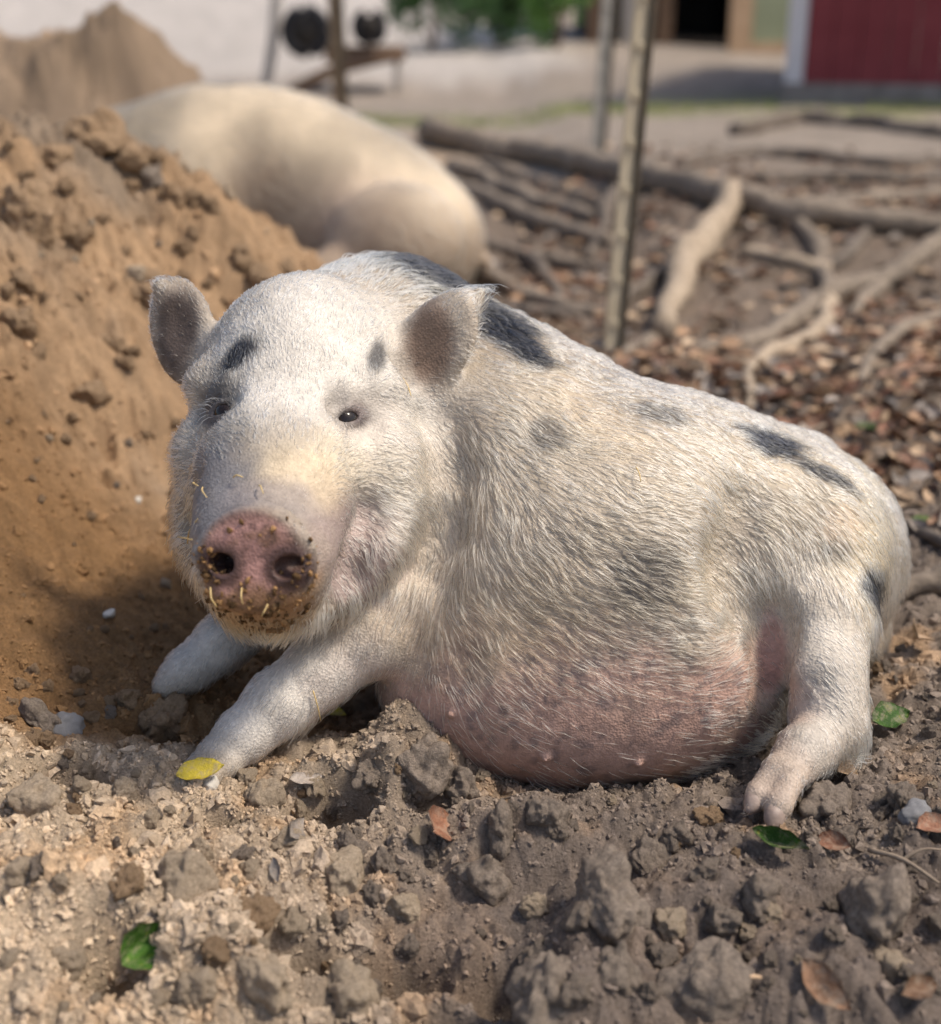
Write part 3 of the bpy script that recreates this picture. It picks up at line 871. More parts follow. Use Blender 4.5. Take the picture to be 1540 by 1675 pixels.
# eyes
me_eye = None
def uv_sphere(nu, nv):
    V = [(0, 0, 1)]
    for i in range(1, nv):
        t = math.pi * i / nv
        for j in range(nu):
            p = 2 * math.pi * j / nu; V.append((math.sin(t) * math.cos(p), math.sin(t) * math.sin(p), math.cos(t)))
    V.append((0, 0, -1)); F4, F3 = [], []
    for j in range(nu): F3.append((0, 1 + j, 1 + (j + 1) % nu))
    for i in range(nv - 2):
        a = 1 + i * nu
        for j in range(nu): F4.append((a + j, a + nu + j, a + nu + (j + 1) % nu, a + (j + 1) % nu))
    a = 1 + (nv - 2) * nu
    for j in range(nu): F3.append((a + j, len(V) - 1, a + (j + 1) % nu))
    return np.array(V), F4, F3
m = NT('eye'); m.base((.016, .010, .008)); m.set(.10, .4); M_eye = m.m
sv, s4, s3 = uv_sphere(24, 14)
for c, fr in eyes:
    link('eye', mesh_np('eye', sv * .0130 + c, s4, s3), M_eye, pig)
    nl = 34; t = rng.uniform(-1, 1, nl); up = rng.random(nl) < .7
    sg = np.where(up, 1, -1)
    base = c[None] + fr[2] * (.0160 - .004 * np.abs(t))[:, None] + fr[0] * (t * .014)[:, None] + fr[1] * (sg * .0085 * (1 - t * t))[:, None]
    tdir = fr[2] * .7 + fr[1] * (sg * .25 - .45)[:, None] + fr[0] * (t * .5)[:, None]
    tdir /= np.linalg.norm(tdir, axis=1, keepdims=True)
    nn = np.cross(tdir, fr[0]); nn /= np.linalg.norm(nn, axis=1, keepdims=True)
    make_curves('eyelashes', base, tdir, nn, rng.uniform(.009, .017, nl), np.full(nl, .3), np.full(nl, .2), np.where(rng.random(nl)[:, None] < .6, .75, .03) * np.ones((nl, 3)), np.full(nl, .00025), rng, mat=M_hair, parent=pig)
#@@REST
# ------------------------------------------------------------------ looking onto the ground
gbvh = BVHTree.FromPolygons(gV.tolist(), gF.tolist())
def on_ground(px, py):
    loc, nor, k, _ = gbvh.ray_cast(Vector(CAM), Vector(ray(px, py)))
    if loc is None: return CAM + ray(px, py) * 30, np.array([0, 0, 1.0])
    return np.array(loc), np.array(nor) * (1 if nor[2] > 0 else -1)
def ppm(p):                       # metres per photograph pixel at a point
    return float((np.asarray(p) - CAM) @ FWD) / FPX

# ------------------------------------------------------------------ the second pig, asleep behind the heap
Q = Body()
Q.chain([(260,300,3.98,112),(330,300,3.98,136),(420,300,3.95,136),(500,318,3.92,130),(600,365,3.88,130),(680,398,3.85,112)], .12)
Q.ball(650,392,3.60,108,.05,ry=92,rz=80); Q.ball(330,330,3.78,80,.08,ry=110)                                              # haunch
Q.chain([(600,430,3.62,55),(540,455,3.55,38),(490,465,3.5,28)], .05)            # hind leg
Q.chain([(330,400,3.75,60),(280,440,3.65,40),(240,450,3.6,30)], .05)            # fore leg
Q.chain([(270,275,4.0,95),(200,270,4.0,72),(150,300,3.95,45),(125,315,3.93,34)], .08)   # neck, head, snout
Q.ball(215,205,4.0,34,.03,ry=22,rz=10,u=px_dir(-.7,-.7)); Q.ball(180,215,3.9,30,.03,ry=20,rz=10,u=px_dir(-.7,-.5))
Q.chain([(775,400,3.86,10),(800,430,3.82,7),(795,455,3.80,6)], .02)             # tail
QV, QF = Q.mesh(.014)
QV = relax(QV, QF, 4); QN = vert_normals(QV, QF)
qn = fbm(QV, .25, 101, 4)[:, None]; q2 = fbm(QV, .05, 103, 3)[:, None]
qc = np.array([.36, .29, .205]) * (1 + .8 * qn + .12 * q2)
qm = sstep(.40, .12, QV[:, 2] + .10 * qn[:, 0])[:, None]  # lit top and shaded dirt-brown lower side are painted into the hide colour
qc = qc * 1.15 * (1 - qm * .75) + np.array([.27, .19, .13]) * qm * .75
hq = np.exp(-(((QV - W(420, 310, 3.7)) / .13) ** 2).sum(1))[:, None]
qc = qc * (1 - hq * .5) + np.array([.30, .20, .13]) * hq * .5
hp = np.exp(-(((QV - W(600, 385, 3.65)) / .14) ** 2).sum(1))[:, None]
qc = qc * (1 - hp * .5) + np.array([.62, .43, .36]) * hp * .5
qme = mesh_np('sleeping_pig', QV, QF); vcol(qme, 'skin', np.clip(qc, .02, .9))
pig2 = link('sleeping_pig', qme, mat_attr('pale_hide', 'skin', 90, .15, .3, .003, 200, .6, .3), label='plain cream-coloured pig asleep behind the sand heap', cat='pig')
t2, b2 = sample_surface(QV, QF, np.ones(len(QV)), 26000, rng)
hp2 = (QV[t2] * b2[..., None]).sum(1); hn2 = (QN[t2] * b2[..., None]).sum(1); hn2 /= np.linalg.norm(hn2, axis=1, keepdims=True)
ht2 = np.tile(np.array([.9, -.1, -.35]), (len(hp2), 1)) + rng.normal(0, .25, hp2.shape); ht2 -= hn2 * (ht2 * hn2).sum(1, keepdims=True); ht2 /= np.linalg.norm(ht2, axis=1, keepdims=True)
make_curves('coat', hp2, ht2, hn2, rng.uniform(.02, .045, len(hp2)), np.clip(rng.normal(.4, .15, len(hp2)), .1, 1), np.full(len(hp2), .2),
            np.clip(np.array([.44, .37, .26]) * rng.normal(1, .1, (len(hp2), 1)), 0, .92), np.full(len(hp2), .0005), rng, npt=4, mat=M_hair, parent=pig2)

# ------------------------------------------------------------------ tubes: roots, posts, twigs, straw
def catmull(P, R, sub):
    P = np.asarray(P, float); R = np.asarray(R, float)
    E = np.concatenate([[2 * P[0] - P[1]], P, [2 * P[-1] - P[-2]]]); S = np.concatenate([[R[0]], R, [R[-1]]])
    op, orr = [], []
    for i in range(len(P) - 1):
        for t in np.linspace(0, 1, sub, endpoint=(i == len(P) - 2)):
            a, b, c, d = E[i], E[i + 1], E[i + 2], E[i + 3]
            op.append(.5 * (2 * b + (c - a) * t + (2 * a - 5 * b + 4 * c - d) * t * t + (3 * b - a - 3 * c + d) * t ** 3))
            orr.append(S[i + 1] + (S[i + 2] - S[i + 1]) * t)
    return np.array(op), np.array(orr)

def tube(P, R, sides=10, rough=0.0, seed=0, nscale=.05):
    n = len(P); T = np.gradient(P, axis=0); T /= np.linalg.norm(T, axis=1, keepdims=True)
    ref = np.array([0, 0, 1.0]) if abs(T[0][2]) < .9 else np.array([1.0, 0, 0])
    V = []
    for i in range(n):
        u = np.cross(T[i], ref); u /= np.linalg.norm(u); v = np.cross(u, T[i])
        for a in np.linspace(0, 2 * math.pi, sides, endpoint=False): V.append(P[i] + R[i] * (math.cos(a) * u + math.sin(a) * v))
    V = np.array(V)
    if rough:
        cen = np.repeat(P, sides, 0); d = V - cen
        V = cen + d * (1 + rough * fbm(V, nscale, seed, 3) * 1.6)[:, None]
    F = [(i * sides + j, i * sides + (j + 1) % sides, (i + 1) * sides + (j + 1) % sides, (i + 1) * sides + j) for i in range(n - 1) for j in range(sides)]
    V = np.concatenate([V, P[:1], P[-1:]])
    F3 = [(len(V) - 2, (j + 1) % sides, j) for j in range(sides)] + [(len(V) - 1, (n - 1) * sides + j, (n - 1) * sides + (j + 1) % sides) for j in range(sides)]
    return V, np.array(F), np.array(F3)

M_root = mat_noise('root_bark', (.15, .12, .095), (.32, .26, .20), 26, .9, .15, .7, .006, 90)
M_root_d = mat_noise('dark_root_bark', (.10, .083, .07), (.22, .18, .145), 26, .92, .12, .7, .006, 90)
M_root_l = mat_noise('bare_root_wood', (.27, .21, .15), (.48, .38, .28), 26, .85, .2, .6, .006, 90)
def root(pts, label, mat, lift=.35, seed=0):
    P, R = [], []
    for x, y, r in pts:
        r = r * 1.0
        g, _ = on_ground(x, y); rm = r * ppm(g)
        P.append(g + np.array([0, 0, rm * lift])); R.append(rm)
    P, R = catmull(P, R, 9)
    R = R * (1 + .18 * fbm(P, .22, seed, 3))
    P = P + np.stack([fbm(P, .2, seed + 3, 2), fbm(P, .2, seed + 5, 2), fbm(P, .2, seed + 7, 2) * .5], 1) * R[:, None] * 1.0
    V, F, F3 = tube(P, R, 12, .26, seed, float(R.mean()) * 1.5)
    base = P[0].copy()
    return link('tree_root', mesh_np('tree_root', V - base, F, F3), mat, label=label, cat='root', group='surface tree roots', loc=base)

root([(690,232,20),(780,252,21),(880,266,20),(960,280,20),(1050,304,22),(1140,326,24),(1200,345,25),(1300,362,21),(1400,376,19),(1560,388,18)], 'longest thick grey root running level behind the post across the right half', M_root, .9, 1)
root([(1198,345,24),(1162,395,25),(1125,450,24),(1102,500,21),(1085,560,18)], 'pale thick root dropping down towards the camera just right of the post', M_root_l, 1.2, 2)
root([(740,280,14),(800,300,15),(850,328,15),(930,345,14),(975,362,12)], 'grey root just under the longest root, left of the post', M_root, .5, 3)
root([(745,310,13),(840,352,14),(920,384,14),(1000,398,12)], 'brown root sloping down to the post, second below the longest', M_root, .5, 4)
root([(740,440,15),(830,478,14),(900,502,13),(985,520,11)], 'thin root beside the sleeping pig rump, reaching the foot of the post', M_root, .5, 5)
root([(850,508,10),(980,514,11),(1045,480,13),(1110,436,13)], 'thin root passing behind the foot of the post', M_root_d, .5, 6)
root([(1215,418,12),(1290,436,14),(1355,448,12)], 'short pale root lying in the leaf litter right of the pale thick root', M_root_l, .5, 7)
root([(1560,392,16),(1480,440,17),(1420,470,16),(1352,488,18),(1300,528,18),(1250,560,16),(1180,574,14),(1090,582,10)], 'long forked root winding down from the right edge to the post foot', M_root, .6, 8)
root([(1352,500,15),(1330,550,14),(1285,572,13),(1248,588,13),(1228,622,13),(1220,675,10)], 'hooked pale root bending down behind the spotted pig back', M_root_l, .7, 9)
root([(1200,222,12),(1300,202,15),(1400,206,15),(1480,216,14),(1560,228,13)], 'dark low root hump farthest back in front of the red wall', M_root_d, .5, 10)
root([(1110,276,10),(1230,256,13),(1350,264,12),(1460,272,11),(1560,268,10)], 'grey root behind the longest root on the right', M_root_d, .5, 11)
root([(1560,322,13),(1440,334,15),(1330,338,14),(1230,340,12)], 'grey root joining the longest root from behind at the right', M_root, .5, 12)
root([(1390,520,10),(1440,470,12),(1500,420,12),(1560,395,12)], 'upper branch of the winding root by the right edge', M_root, .6, 13)
root([(1570,962,24),(1510,972,22),(1460,990,21),(1420,1012,18)], 'grey root coming in from the right edge against the spotted pig rump', M_root, .6, 14)
root([(1560,905,12),(1520,882,11),(1478,862,8)], 'thin broken root stub by the right edge above the rump root', M_root_d, .6, 15)
root([(790,268,7),(870,300,8),(960,330,8),(1050,372,7)], 'thin dark root under the longest root left of the post', M_root_d, .5, 16)

root([(1040,300,13),(1000,340,14),(985,390,12),(960,430,10)], 'root forking off downward just behind the post', M_root_d, .5, 17)
root([(1300,365,13),(1340,410,14),(1352,450,15),(1350,492,14)], 'root linking the longest root to the winding root fork', M_root, .6, 18)
root([(1420,378,12),(1390,420,12),(1340,445,11)], 'short root dropping from the longest root near the right edge', M_root_d, .5, 19)
root([(880,420,10),(940,440,11),(1010,452,10),(1060,440,9)], 'thin level root left of and behind the post foot', M_root, .5, 20)
root([(800,400,11),(860,425,11),(900,470,10),(915,500,8)], 'thin root beside the rump of the sleeping pig curving down', M_root_d, .5, 21)
root([(1560,520,12),(1490,540,13),(1430,580,12),(1400,640,9)], 'root in the litter near the right edge below the winding root', M_root, .5, 22)
root([(1560,290,10),(1450,300,12),(1340,296,11),(1240,300,10)], 'thin grey root second behind the longest root at right', M_root_d, .5, 23)
root([(1085,555,14),(1050,575,12),(1000,600,9)], 'foot of the pale thick root turning left to the post', M_root, .6, 24)

# ------------------------------------------------------------------ posts
def box(V0, V1):
    (x0, y0, z0), (x1, y1, z1) = V0, V1
    V = np.array([(x0,y0,z0),(x1,y0,z0),(x1,y1,z0),(x0,y1,z0),(x0,y0,z1),(x1,y0,z1),(x1,y1,z1),(x0,y1,z1)], float)
    F = np.array([(0,3,2,1),(4,5,6,7),(0,1,5,4),(1,2,6,5),(2,3,7,6),(3,0,4,7)])
    return V, F
def boxes(lst, bev=0):
    V, F = [], []; n = 0
    for a, b in lst:
        v, f = box(a, b); V.append(v); F.append(f + n); n += 8
    return np.concatenate(V), np.concatenate(F)
def part(name, lst, mat, parent, label=None):
    V, F = boxes(lst)
    o = link(name, mesh_np(name, V, F, smooth=False), mat, parent, label)
    md = o.modifiers.new('bevel', 'BEVEL'); md.width = .004; md.segments = 2; md.limit_method = 'ANGLE'
    return o
M_post = mat_noise('weathered_post', (.48, .40, .27), (.62, .53, .38), 14, .7, .3, .3, .003, 60)
M_flange_dark = mat_noise('post_flange_dark', (.060, .050, .038), (.125, .10, .07), 30, .8, .2, .4, .003, 80)  # flange colour, much darker than the post face
def post(px, py, top_px, w, label, face, flange, height):
    g, _ = on_ground(px, py)
    d = (g - CAM) @ FWD
    top = W(top_px, -60, d)
    e = bpy.data.objects.new('fence_post', None); C.objects.link(e)
    e.location = g; e['label'] = label; e['category'] = 'fence post'; e['group'] = 'fence posts'
    k = (top[0] - g[0]) / max(top[2] - g[2], .1)
    e.rotation_euler = (0, math.atan(k), math.radians(12))
    part('face', [((-w / 2, -.004, -.1), (w * .22, .004, height))], face, e)
    part('flange', [((w * .22, -.005, -.1), (w * .22 + .005, w * .35, height)), ((w * .224, -.012, -.1), (w * .5, -.006, height))], flange, e)
    studs = [((-w * .2, -.011, z), (w * .05, -.004, z + .02)) for z in np.arange(.06, height, .10)]
    for s in studs[:14]: part('stud', [s], face, e)
    return e
post(1003, 578, 1035, .048, 'leaning metal fence post standing among the roots, the nearest one', M_post, M_flange_dark, 1.9)
post(978, 250, 992, .075, 'pale blurred post directly behind the nearest post', mat_noise('grey_post', (.30,.28,.24), (.42,.39,.34), 14), M_flange_dark, 2.4)
post(562, 250, 556, .085, 'dark brown post behind the back of the sleeping pig', mat_noise('brown_post', (.10,.075,.05), (.17,.13,.09), 14), M_flange_dark, 2.4)

# ------------------------------------------------------------------ far things: red barn, shed, board, cart, log, shrubs
M_red = mat_noise('red_boards', (.20, .035, .04), (.26, .055, .06), 3, .7, .25, .2, .004, 30)
M_white = mat_noise('white_trim', (.62, .58, .58), (.72, .68, .68), 5, .6, .3, .1, .002, 30)
M_stone = mat_noise('footing', (.20, .17, .15), (.32, .28, .25), 8, .9, .2, .6, .01, 30)
M_roofm = mat_noise('roof_metal', (.22, .21, .20), (.30, .29, .28), 6, .5, .4, .1, .003, 20)
M_dark = mat_noise('dark_boards', (.030, .027, .025), (.055, .048, .042), 6, .9, .1, .3, .004, 40)  # shed boards near black: the shade inside is put into their colour
M_brown = mat_noise('brown_timber', (.12, .075, .05), (.20, .13, .085), 9, .8, .2, .4, .004, 40)
M_tan = mat_noise('tan_timber', (.46, .31, .19), (.60, .42, .27), 7, .8, .2, .3, .004, 40)
M_green = mat_noise('green_board', (.27, .30, .19), (.34, .37, .24), 4, .7, .25, .15, .003, 30)
M_grey = mat_noise('grey_timber', (.33, .30, .27), (.45, .41, .37), 8, .8, .2, .3, .004, 40)

def empty(name, label, cat, loc, rz=0, group=None):
    e = bpy.data.objects.new(name, None); C.objects.link(e); e.location = loc; e.rotation_euler = (0, 0, rz)
    e['label'] = label; e['category'] = cat
    if group: e['group'] = group
    return e
def gz_at(x, y): return float(smooth_height(np.array([x]), np.array([y]))[0])

bx, by = 2.36, 10.2
barn = empty('barn', 'dark red barn with white corner board at the top right', 'barn', (bx, by, gz_at(bx, by)), math.radians(-22))
fo = part('footing', [((-.02, -.03, -.3), (6.0, 4.0, .16))], M_stone, barn)
for i in range(30): part('wall_board', [((.13 + i * .195, .002 * (i % 3), .16), (.13 + i * .195 + .19, .06, 2.1))], M_red, barn)
part('side_wall', [((.02, .12, .16), (.08, 3.98, 2.1))], M_red, barn)
part('corner_board', [((-.01, -.02, .10), (.125, .10, 2.12))], M_white, barn)
part('roof', [((-.15, -.2, 2.12), (6.3, 4.4, 2.22))], M_roofm, barn)

sx, sy = 1.50, 17.5
shed = empty('shed', 'open shed with black doorways between brown timber posts', 'shed', (sx, sy, gz_at(sx, sy)))
part('back_wall', [((0, 2.4, -.2), (2.05, 2.5, 2.6))], M_dark, shed)
part('side_wall', [((0, .12, -.2), (.06, 2.4, 2.6))], M_dark, shed); part('side_wall', [((1.99, .12, -.2), (2.05, 2.4, 2.6))], M_dark, shed)
part('roof', [((-.3, -.3, 2.6), (2.4, 2.7, 2.72))], M_roofm, shed)
part('floor', [((.06, 0, -.3), (1.99, 2.4, .02))], M_dark, shed)
for x0, x1, mt in ((-.02, .16, M_brown), (.42, .58, M_grey), (.66, .78, M_brown), (.86, 1.06, M_brown)): part('post', [((x0, -.02, -.2), (x1, .11, 2.6))], mt, shed)
part('wall_panel', [((.58, .03, -.2), (.66, .09, 2.6))], M_brown, shed); part('wall_panel', [((.78, .03, -.2), (.86, .09, 2.6))], M_dark, shed)
brd = empty('board_panel', 'pale green board in a tan timber frame beside the shed doorway', 'board', (3.12, 16.6, gz_at(3.12, 16.6)))
part('board', [((.27, 0, .10), (1.12, .05, 2.4))], M_green, brd)
part('frame', [((0, -.02, -.1), (.26, .07, 2.4))], M_tan, brd); part('frame', [((.26, -.03, -.05), (1.0, .06, .11))], M_tan, brd); part('frame', [((1.12, -.02, -.1), (1.26, .07, 2.4))], M_white, brd)

ctx, cty = -1.75, 12.2
cz = gz_at(ctx, cty)
cart = empty('hand_cart', 'old timber cart with two black wheels tipped up in the sunny yard', 'cart', (ctx, cty, cz))
def tube_part(name, pts, r, mat, parent, sides=10):
    P, R = catmull(pts, np.full(len(pts), r), 5); V, F, F3 = tube(P, R, sides)
    return link(name, mesh_np(name, V, F, F3), mat, parent)
tube_part('beam', [(.15, 0, .02), (.55, 0, .20), (1.15, 0, .34)], .055, M_brown, cart)
tube_part('beam', [(.15, .5, .02), (.55, .5, .20), (1.15, .5, .34)], .055, M_brown, cart)
part('tray', [((.45, 0, .26), (1.12, .5, .40))], M_brown, cart)
tube_part('leg', [(-.10, 0, .0), (.0, 0, .45), (.06, 0, .9)], .05, M_grey, cart); tube_part('leg', [(1.08, .1, -.02), (1.1, .1, .32)], .03, M_grey, cart)
tube_part('axle', [(.30, -.05, .52), (.30, .55, .52)], .03, M_grey, cart); tube_part('axle', [(.85, -.05, .56), (.85, .55, .56)], .03, M_grey, cart)
tyre_m = mat_noise('tyre', (.012, .012, .015), (.03, .03, .034), 20, .8, .2)
for cxw, czw, rw in ((.30, .52, .17), (.86, .56, .12)):
    a = np.linspace(0, 2 * math.pi, 25); ring = np.stack([cxw + rw * np.cos(a), np.full(25, -.05), czw + rw * np.sin(a)], 1)
    V, F, F3 = tube(ring, np.full(25, rw * .34), 8)
    wo = link('wheel', mesh_np('wheel', V[:-2], F), tyre_m, cart)
    V, F, F3 = tube(np.array([(cxw, -.09, czw), (cxw, .02, czw)]), np.full(2, rw * .78), 14); link('rim', mesh_np('rim', V, F, F3), M_dark, wo)
g0, _ = on_ground(370, 112); g1, _ = on_ground(505, 126)
g0, g1 = np.array([-1.95, 10.6, gz_at(-1.95, 10.6) + .03]), np.array([-1.2, 10.3, gz_at(-1.2, 10.3) + .03])
P, R = catmull([g0, (g0 + g1) / 2 + [0, .05, 0], g1], [.06, .065, .055], 8); V, F, F3 = tube(P, R, 10, .15, 4, .1)
link('log', mesh_np('log', V - g0, F, F3), M_root_d, label='dark log lying at the edge of the pale yard', cat='log', loc=g0)

# shrubs: stems and many separate leaves
def leaf_cloud(n, rx, ry, rz, size, rg, lumps=9):
    cs = rg.normal(0, .45, (lumps, 3)) * [rx, ry, rz]; cs[:, 2] = np.abs(cs[:, 2]) * .9 + rz * .35
    k = rg.integers(0, lumps, n); d = rg.normal(0, 1, (n, 3)); d /= np.linalg.norm(d, axis=1, keepdims=True)
    p = cs[k] + d * (rg.random((n, 1)) ** .45) * np.array([rx, ry, rz]) * .42
    p[:, 2] = np.maximum(p[:, 2], .03)
    u = rg.normal(0, 1, (n, 3)); u /= np.linalg.norm(u, axis=1, keepdims=True); w = np.cross(u, rg.normal(0, 1, (n, 3))); w /= np.linalg.norm(w, axis=1, keepdims=True)
    s = size * rg.uniform(.6, 1.3, (n, 1))
    V = np.stack([p - u * s, p + w * s * .45, p + u * s, p - w * s * .45], 1).reshape(-1, 3)
    return V, np.arange(4 * n).reshape(-1, 4)
M_leafd = mat_noise('shrub_leaf', (.035, .085, .03), (.10, .20, .06), 3, .6, .3, 0)
M_leafb = mat_noise('bright_shrub_leaf', (.09, .20, .04), (.18, .34, .08), 3, .6, .3, 0)
for k, (x, y, rx, rz, mt, lb) in enumerate(((-.45, 16.3, .62, 1.0, M_leafd, 'dark green shrub beside the cart at the back of the yard'), (.35, 17.0, .60, .95, M_leafd, 'dusty green shrub in the middle of the row'), (1.02, 16.2, .42, 1.0, M_leafb, 'bright green shrub next to the shed post'))):
    e = empty('shrub', lb, 'shrub', (x, y, gz_at(x, y)), 0, 'shrubs beside the shed')
    V, F = leaf_cloud(2600, rx, .5, rz, .05, rng)
    link('crown', mesh_np('crown', V, F, smooth=False), mt, e)
    for j in range(4):
        a = rng.uniform(-.3, .3, 2); P, R = catmull([(0, 0, -.05), (a[0] * .5, a[1] * .3, .3), (a[0] * 1.2, a[1] * .6, .8)], [.02, .016, .008], 4)
        V, F, F3 = tube(P, R, 6); link('stem', mesh_np('stem', V, F, F3), M_brown, e)

# grass along the foot of the barn and the edge of the yard
n = 9000
gxx = rng.uniform(-1.5, 6.5, n); gyy = rng.normal(9.3, .28, n) + .08 * gxx
keep = fbm(np.stack([gxx, gyy], 1), .8, 201, 3) + rng.uniform(-.3, .3, n) > .05
gxx, gyy = gxx[keep], gyy[keep]; gzz = height(gxx, gyy); n = len(gxx)
hh = rng.uniform(.025, .07, n); a = rng.uniform(0, 6.28, n); ln_ = rng.normal(0, .02, (n, 2))
V = np.stack([np.stack([gxx - .004 * np.cos(a), gyy - .004 * np.sin(a), gzz - .01], 1), np.stack([gxx + .004 * np.cos(a), gyy + .004 * np.sin(a), gzz - .01], 1), np.stack([gxx + ln_[:, 0], gyy + ln_[:, 1], gzz + hh], 1)], 1).reshape(-1, 3)
link('grass', mesh_np('grass', V, None, np.arange(3 * n).reshape(-1, 3), smooth=False), mat_noise('grass_blade', (.16, .21, .05), (.32, .33, .12), 4, .7, .2, 0), label='sparse yellow-green grass strip in front of the barn', cat='grass', kind='stuff')

# ------------------------------------------------------------------ clods and crumbs of soil
def octa():
    V = np.array([(1,0,0),(-1,0,0),(0,1,0),(0,-1,0),(0,0,1),(0,0,-1)], float)
    F = np.array([(0,2,4),(2,1,4),(1,3,4),(3,0,4),(2,0,5),(1,2,5),(3,1,5),(0,3,5)])
    return V, F

def ico(sub):
    t = (1 + 5 ** .5) / 2
    V = [(-1,t,0),(1,t,0),(-1,-t,0),(1,-t,0),(0,-1,t),(0,1,t),(0,-1,-t),(0,1,-t),(t,0,-1),(t,0,1),(-t,0,-1),(-t,0,1)]
    F = [(0,11,5),(0,5,1),(0,1,7),(0,7,10),(0,10,11),(1,5,9),(5,11,4),(11,10,2),(10,7,6),(7,1,8),(3,9,4),(3,4,2),(3,2,6),(3,6,8),(3,8,9),(4,9,5),(2,4,11),(6,2,10),(8,6,7),(9,8,1)]
    V = [np.array(v) / np.linalg.norm(v) for v in V]
    for _ in range(sub):
        mid = {}; F2 = []
        def m_(a, b):
            k = (min(a, b), max(a, b))
            if k not in mid:
                v = V[a] + V[b]; V.append(v / np.linalg.norm(v)); mid[k] = len(V) - 1
            return mid[k]
        for a, b, c in F:
            ab, bc, ca = m_(a, b), m_(b, c), m_(c, a); F2 += [(a, ab, ca), (b, bc, ab), (c, ca, bc), (ab, bc, ca)]
        F = F2
    return np.array(V), np.array(F)

def clod_shape(sub, seed, rough=.35):
    V, F = ico(sub) if sub >= 0 else octa()
    rg = np.random.default_rng(seed)
    jit = .20 * rg.normal(0, 1, len(V)) * rough if sub < 2 else 0
    ax = rg.uniform(.65, 1.15, 3)
    for _ in range(7 if sub > 1 else 4):
        n = rg.normal(0, 1, 3); n /= np.linalg.norm(n); c = rg.uniform(.45, .8)
        dd = V @ n; V = V - n * np.maximum(dd - c, 0)[:, None] * .62
    V = V * ax * 1.05 * (1 + jit + rough * fbm(V, .9, seed, 2) + .55 * rough * fbm(V, .35, seed + 9, 2) + .20 * rough * fbm(V, .16, seed + 19, 3))[:, None]
    return V, F

def rotmats(n, rg):
    q = rg.normal(0, 1, (n, 4)); q /= np.linalg.norm(q, axis=1, keepdims=True); w, x, y, z = q.T
    return np.stack([np.stack([1 - 2 * (y*y + z*z), 2 * (x*y - z*w), 2 * (x*z + y*w)], 1), np.stack([2 * (x*y + z*w), 1 - 2 * (x*x + z*z), 2 * (y*z - x*w)], 1), np.stack([2 * (x*z - y*w), 2 * (y*z + x*w), 1 - 2 * (x*x + y*y)], 1)], 1)

def scatter_polar(n, r0, r1_, a0, a1, rg):
    r = np.exp(rg.uniform(math.log(r0), math.log(r1_), n)); a = np.radians(rg.uniform(a0, a1, n))
    return r * np.sin(a), r * np.cos(a)

def crumb_mass(name, n, sub, smin_, smax_, label, seed, rng_r=(.60, 2.7), clump=0.0, sink=.1):
    x, y = scatter_polar(int(n * 1.9), *rng_r, -30, 31, rng)
    P2 = np.stack([x, y], 1)
    sm = sand_mask(x, y)
    ok = rng.random(len(x)) < np.clip(.62 + clump * fbm(P2, .09, seed + 3, 3), 0, 1) * (1 - .25 * sm) * (1 - .55 * mud_mask(x, y))
    x, y, sm = x[ok][:n], y[ok][:n], sm[ok][:n]; n = len(x)
    z = height(x, y)
    s = smin_ + (smax_ - smin_) * rng.random(n) ** 3.0
    s = s * (1 - .25 * sm) * np.where(np.hypot(x, y) > 1.6, 1.25, 1)
    Rm = rotmats(n, rng)
    shp = [clod_shape(sub, seed + 31 * k, .75) for k in range(5)]
    k = rng.integers(0, 5, n)
    col = soil_colour(x, y) * rng.uniform(.86, 1.2, (n, 1))
    cen = np.stack([x, y, z + s * sink], 1); s = s * (1 - .35 * mud_mask(x, y))
    VV, FF, CC = [], [], []; base = 0
    for q in range(5):
        i = np.where(k == q)[0]; V0, F0 = shp[q]
        v = np.einsum('nij,vj->nvi', Rm[i], V0) * s[i][:, None, None] + cen[i][:, None]
        VV.append(v.reshape(-1, 3)); FF.append((F0[None] + (np.arange(len(i)) * len(V0))[:, None, None]).reshape(-1, 3) + base)
        CC.append(np.repeat(col[i], len(V0), 0)); base += len(i) * len(V0)
    me = mesh_np(name, np.concatenate(VV), None, np.concatenate(FF), smooth=sub < 0); vcol(me, 'soil', np.clip(np.concatenate(CC), .02, .85))
    return link(name, me, M_crumb, kind='stuff', label=label, cat='soil crumbs')
M_crumb = mat_attr('crumb', 'soil', 420, .35, .6, .002, 700)
crumb_mass('sandy_soil_grains', 96000, -1, .0008, .0034, 'sandy grains and fine crumbs covering the dirt', 350, clump=.5, sink=.0)
crumb_mass('fine_soil_crumbs', 18000, 0, .0022, .0062, 'fine loose crumbs of dry soil strewn over the dirt', 300, clump=.9, sink=-.1)
crumb_mass('soil_crumbs', 3100, 1, .0040, .0125, 'loose pea-sized soil crumbs strewn over the dirt', 400, clump=1.6, sink=-.2)

M_cl = {'pale': mat_noise('clod_pale', (.36, .28, .20), (.60, .475, .345), 9, .95, .1, 1.0, .004, 22), 'grey': mat_noise('clod_grey', (.185, .148, .118), (.37, .30, .24), 9, .95, .1, 1.0, .004, 22),
        'orange': mat_noise('clod_orange', (.26, .175, .10), (.46, .315, .20), 9, .95, .1, 1.0, .004, 22), 'stone': mat_noise('stone', (.16, .16, .165), (.30, .29, .29), 30, .7, .3, .5, .003, 150), 'white': mat_noise('pebble', (.52, .48, .42), (.66, .62, .55), 40, .8, .2, .4, .002, 150)}
clod_meshes = {}
for c in M_cl:
    for q in range(4):
        V, F = clod_shape(4, 500 + 13 * q + 101 * list(M_cl).index(c), .48)
        if c in ('stone', 'white'): V, F = clod_shape(3, 900 + q, .22)
        me = mesh_np('dirt_clod', V, None, F); me.materials.append(M_cl[c]); clod_meshes[(c, q)] = me
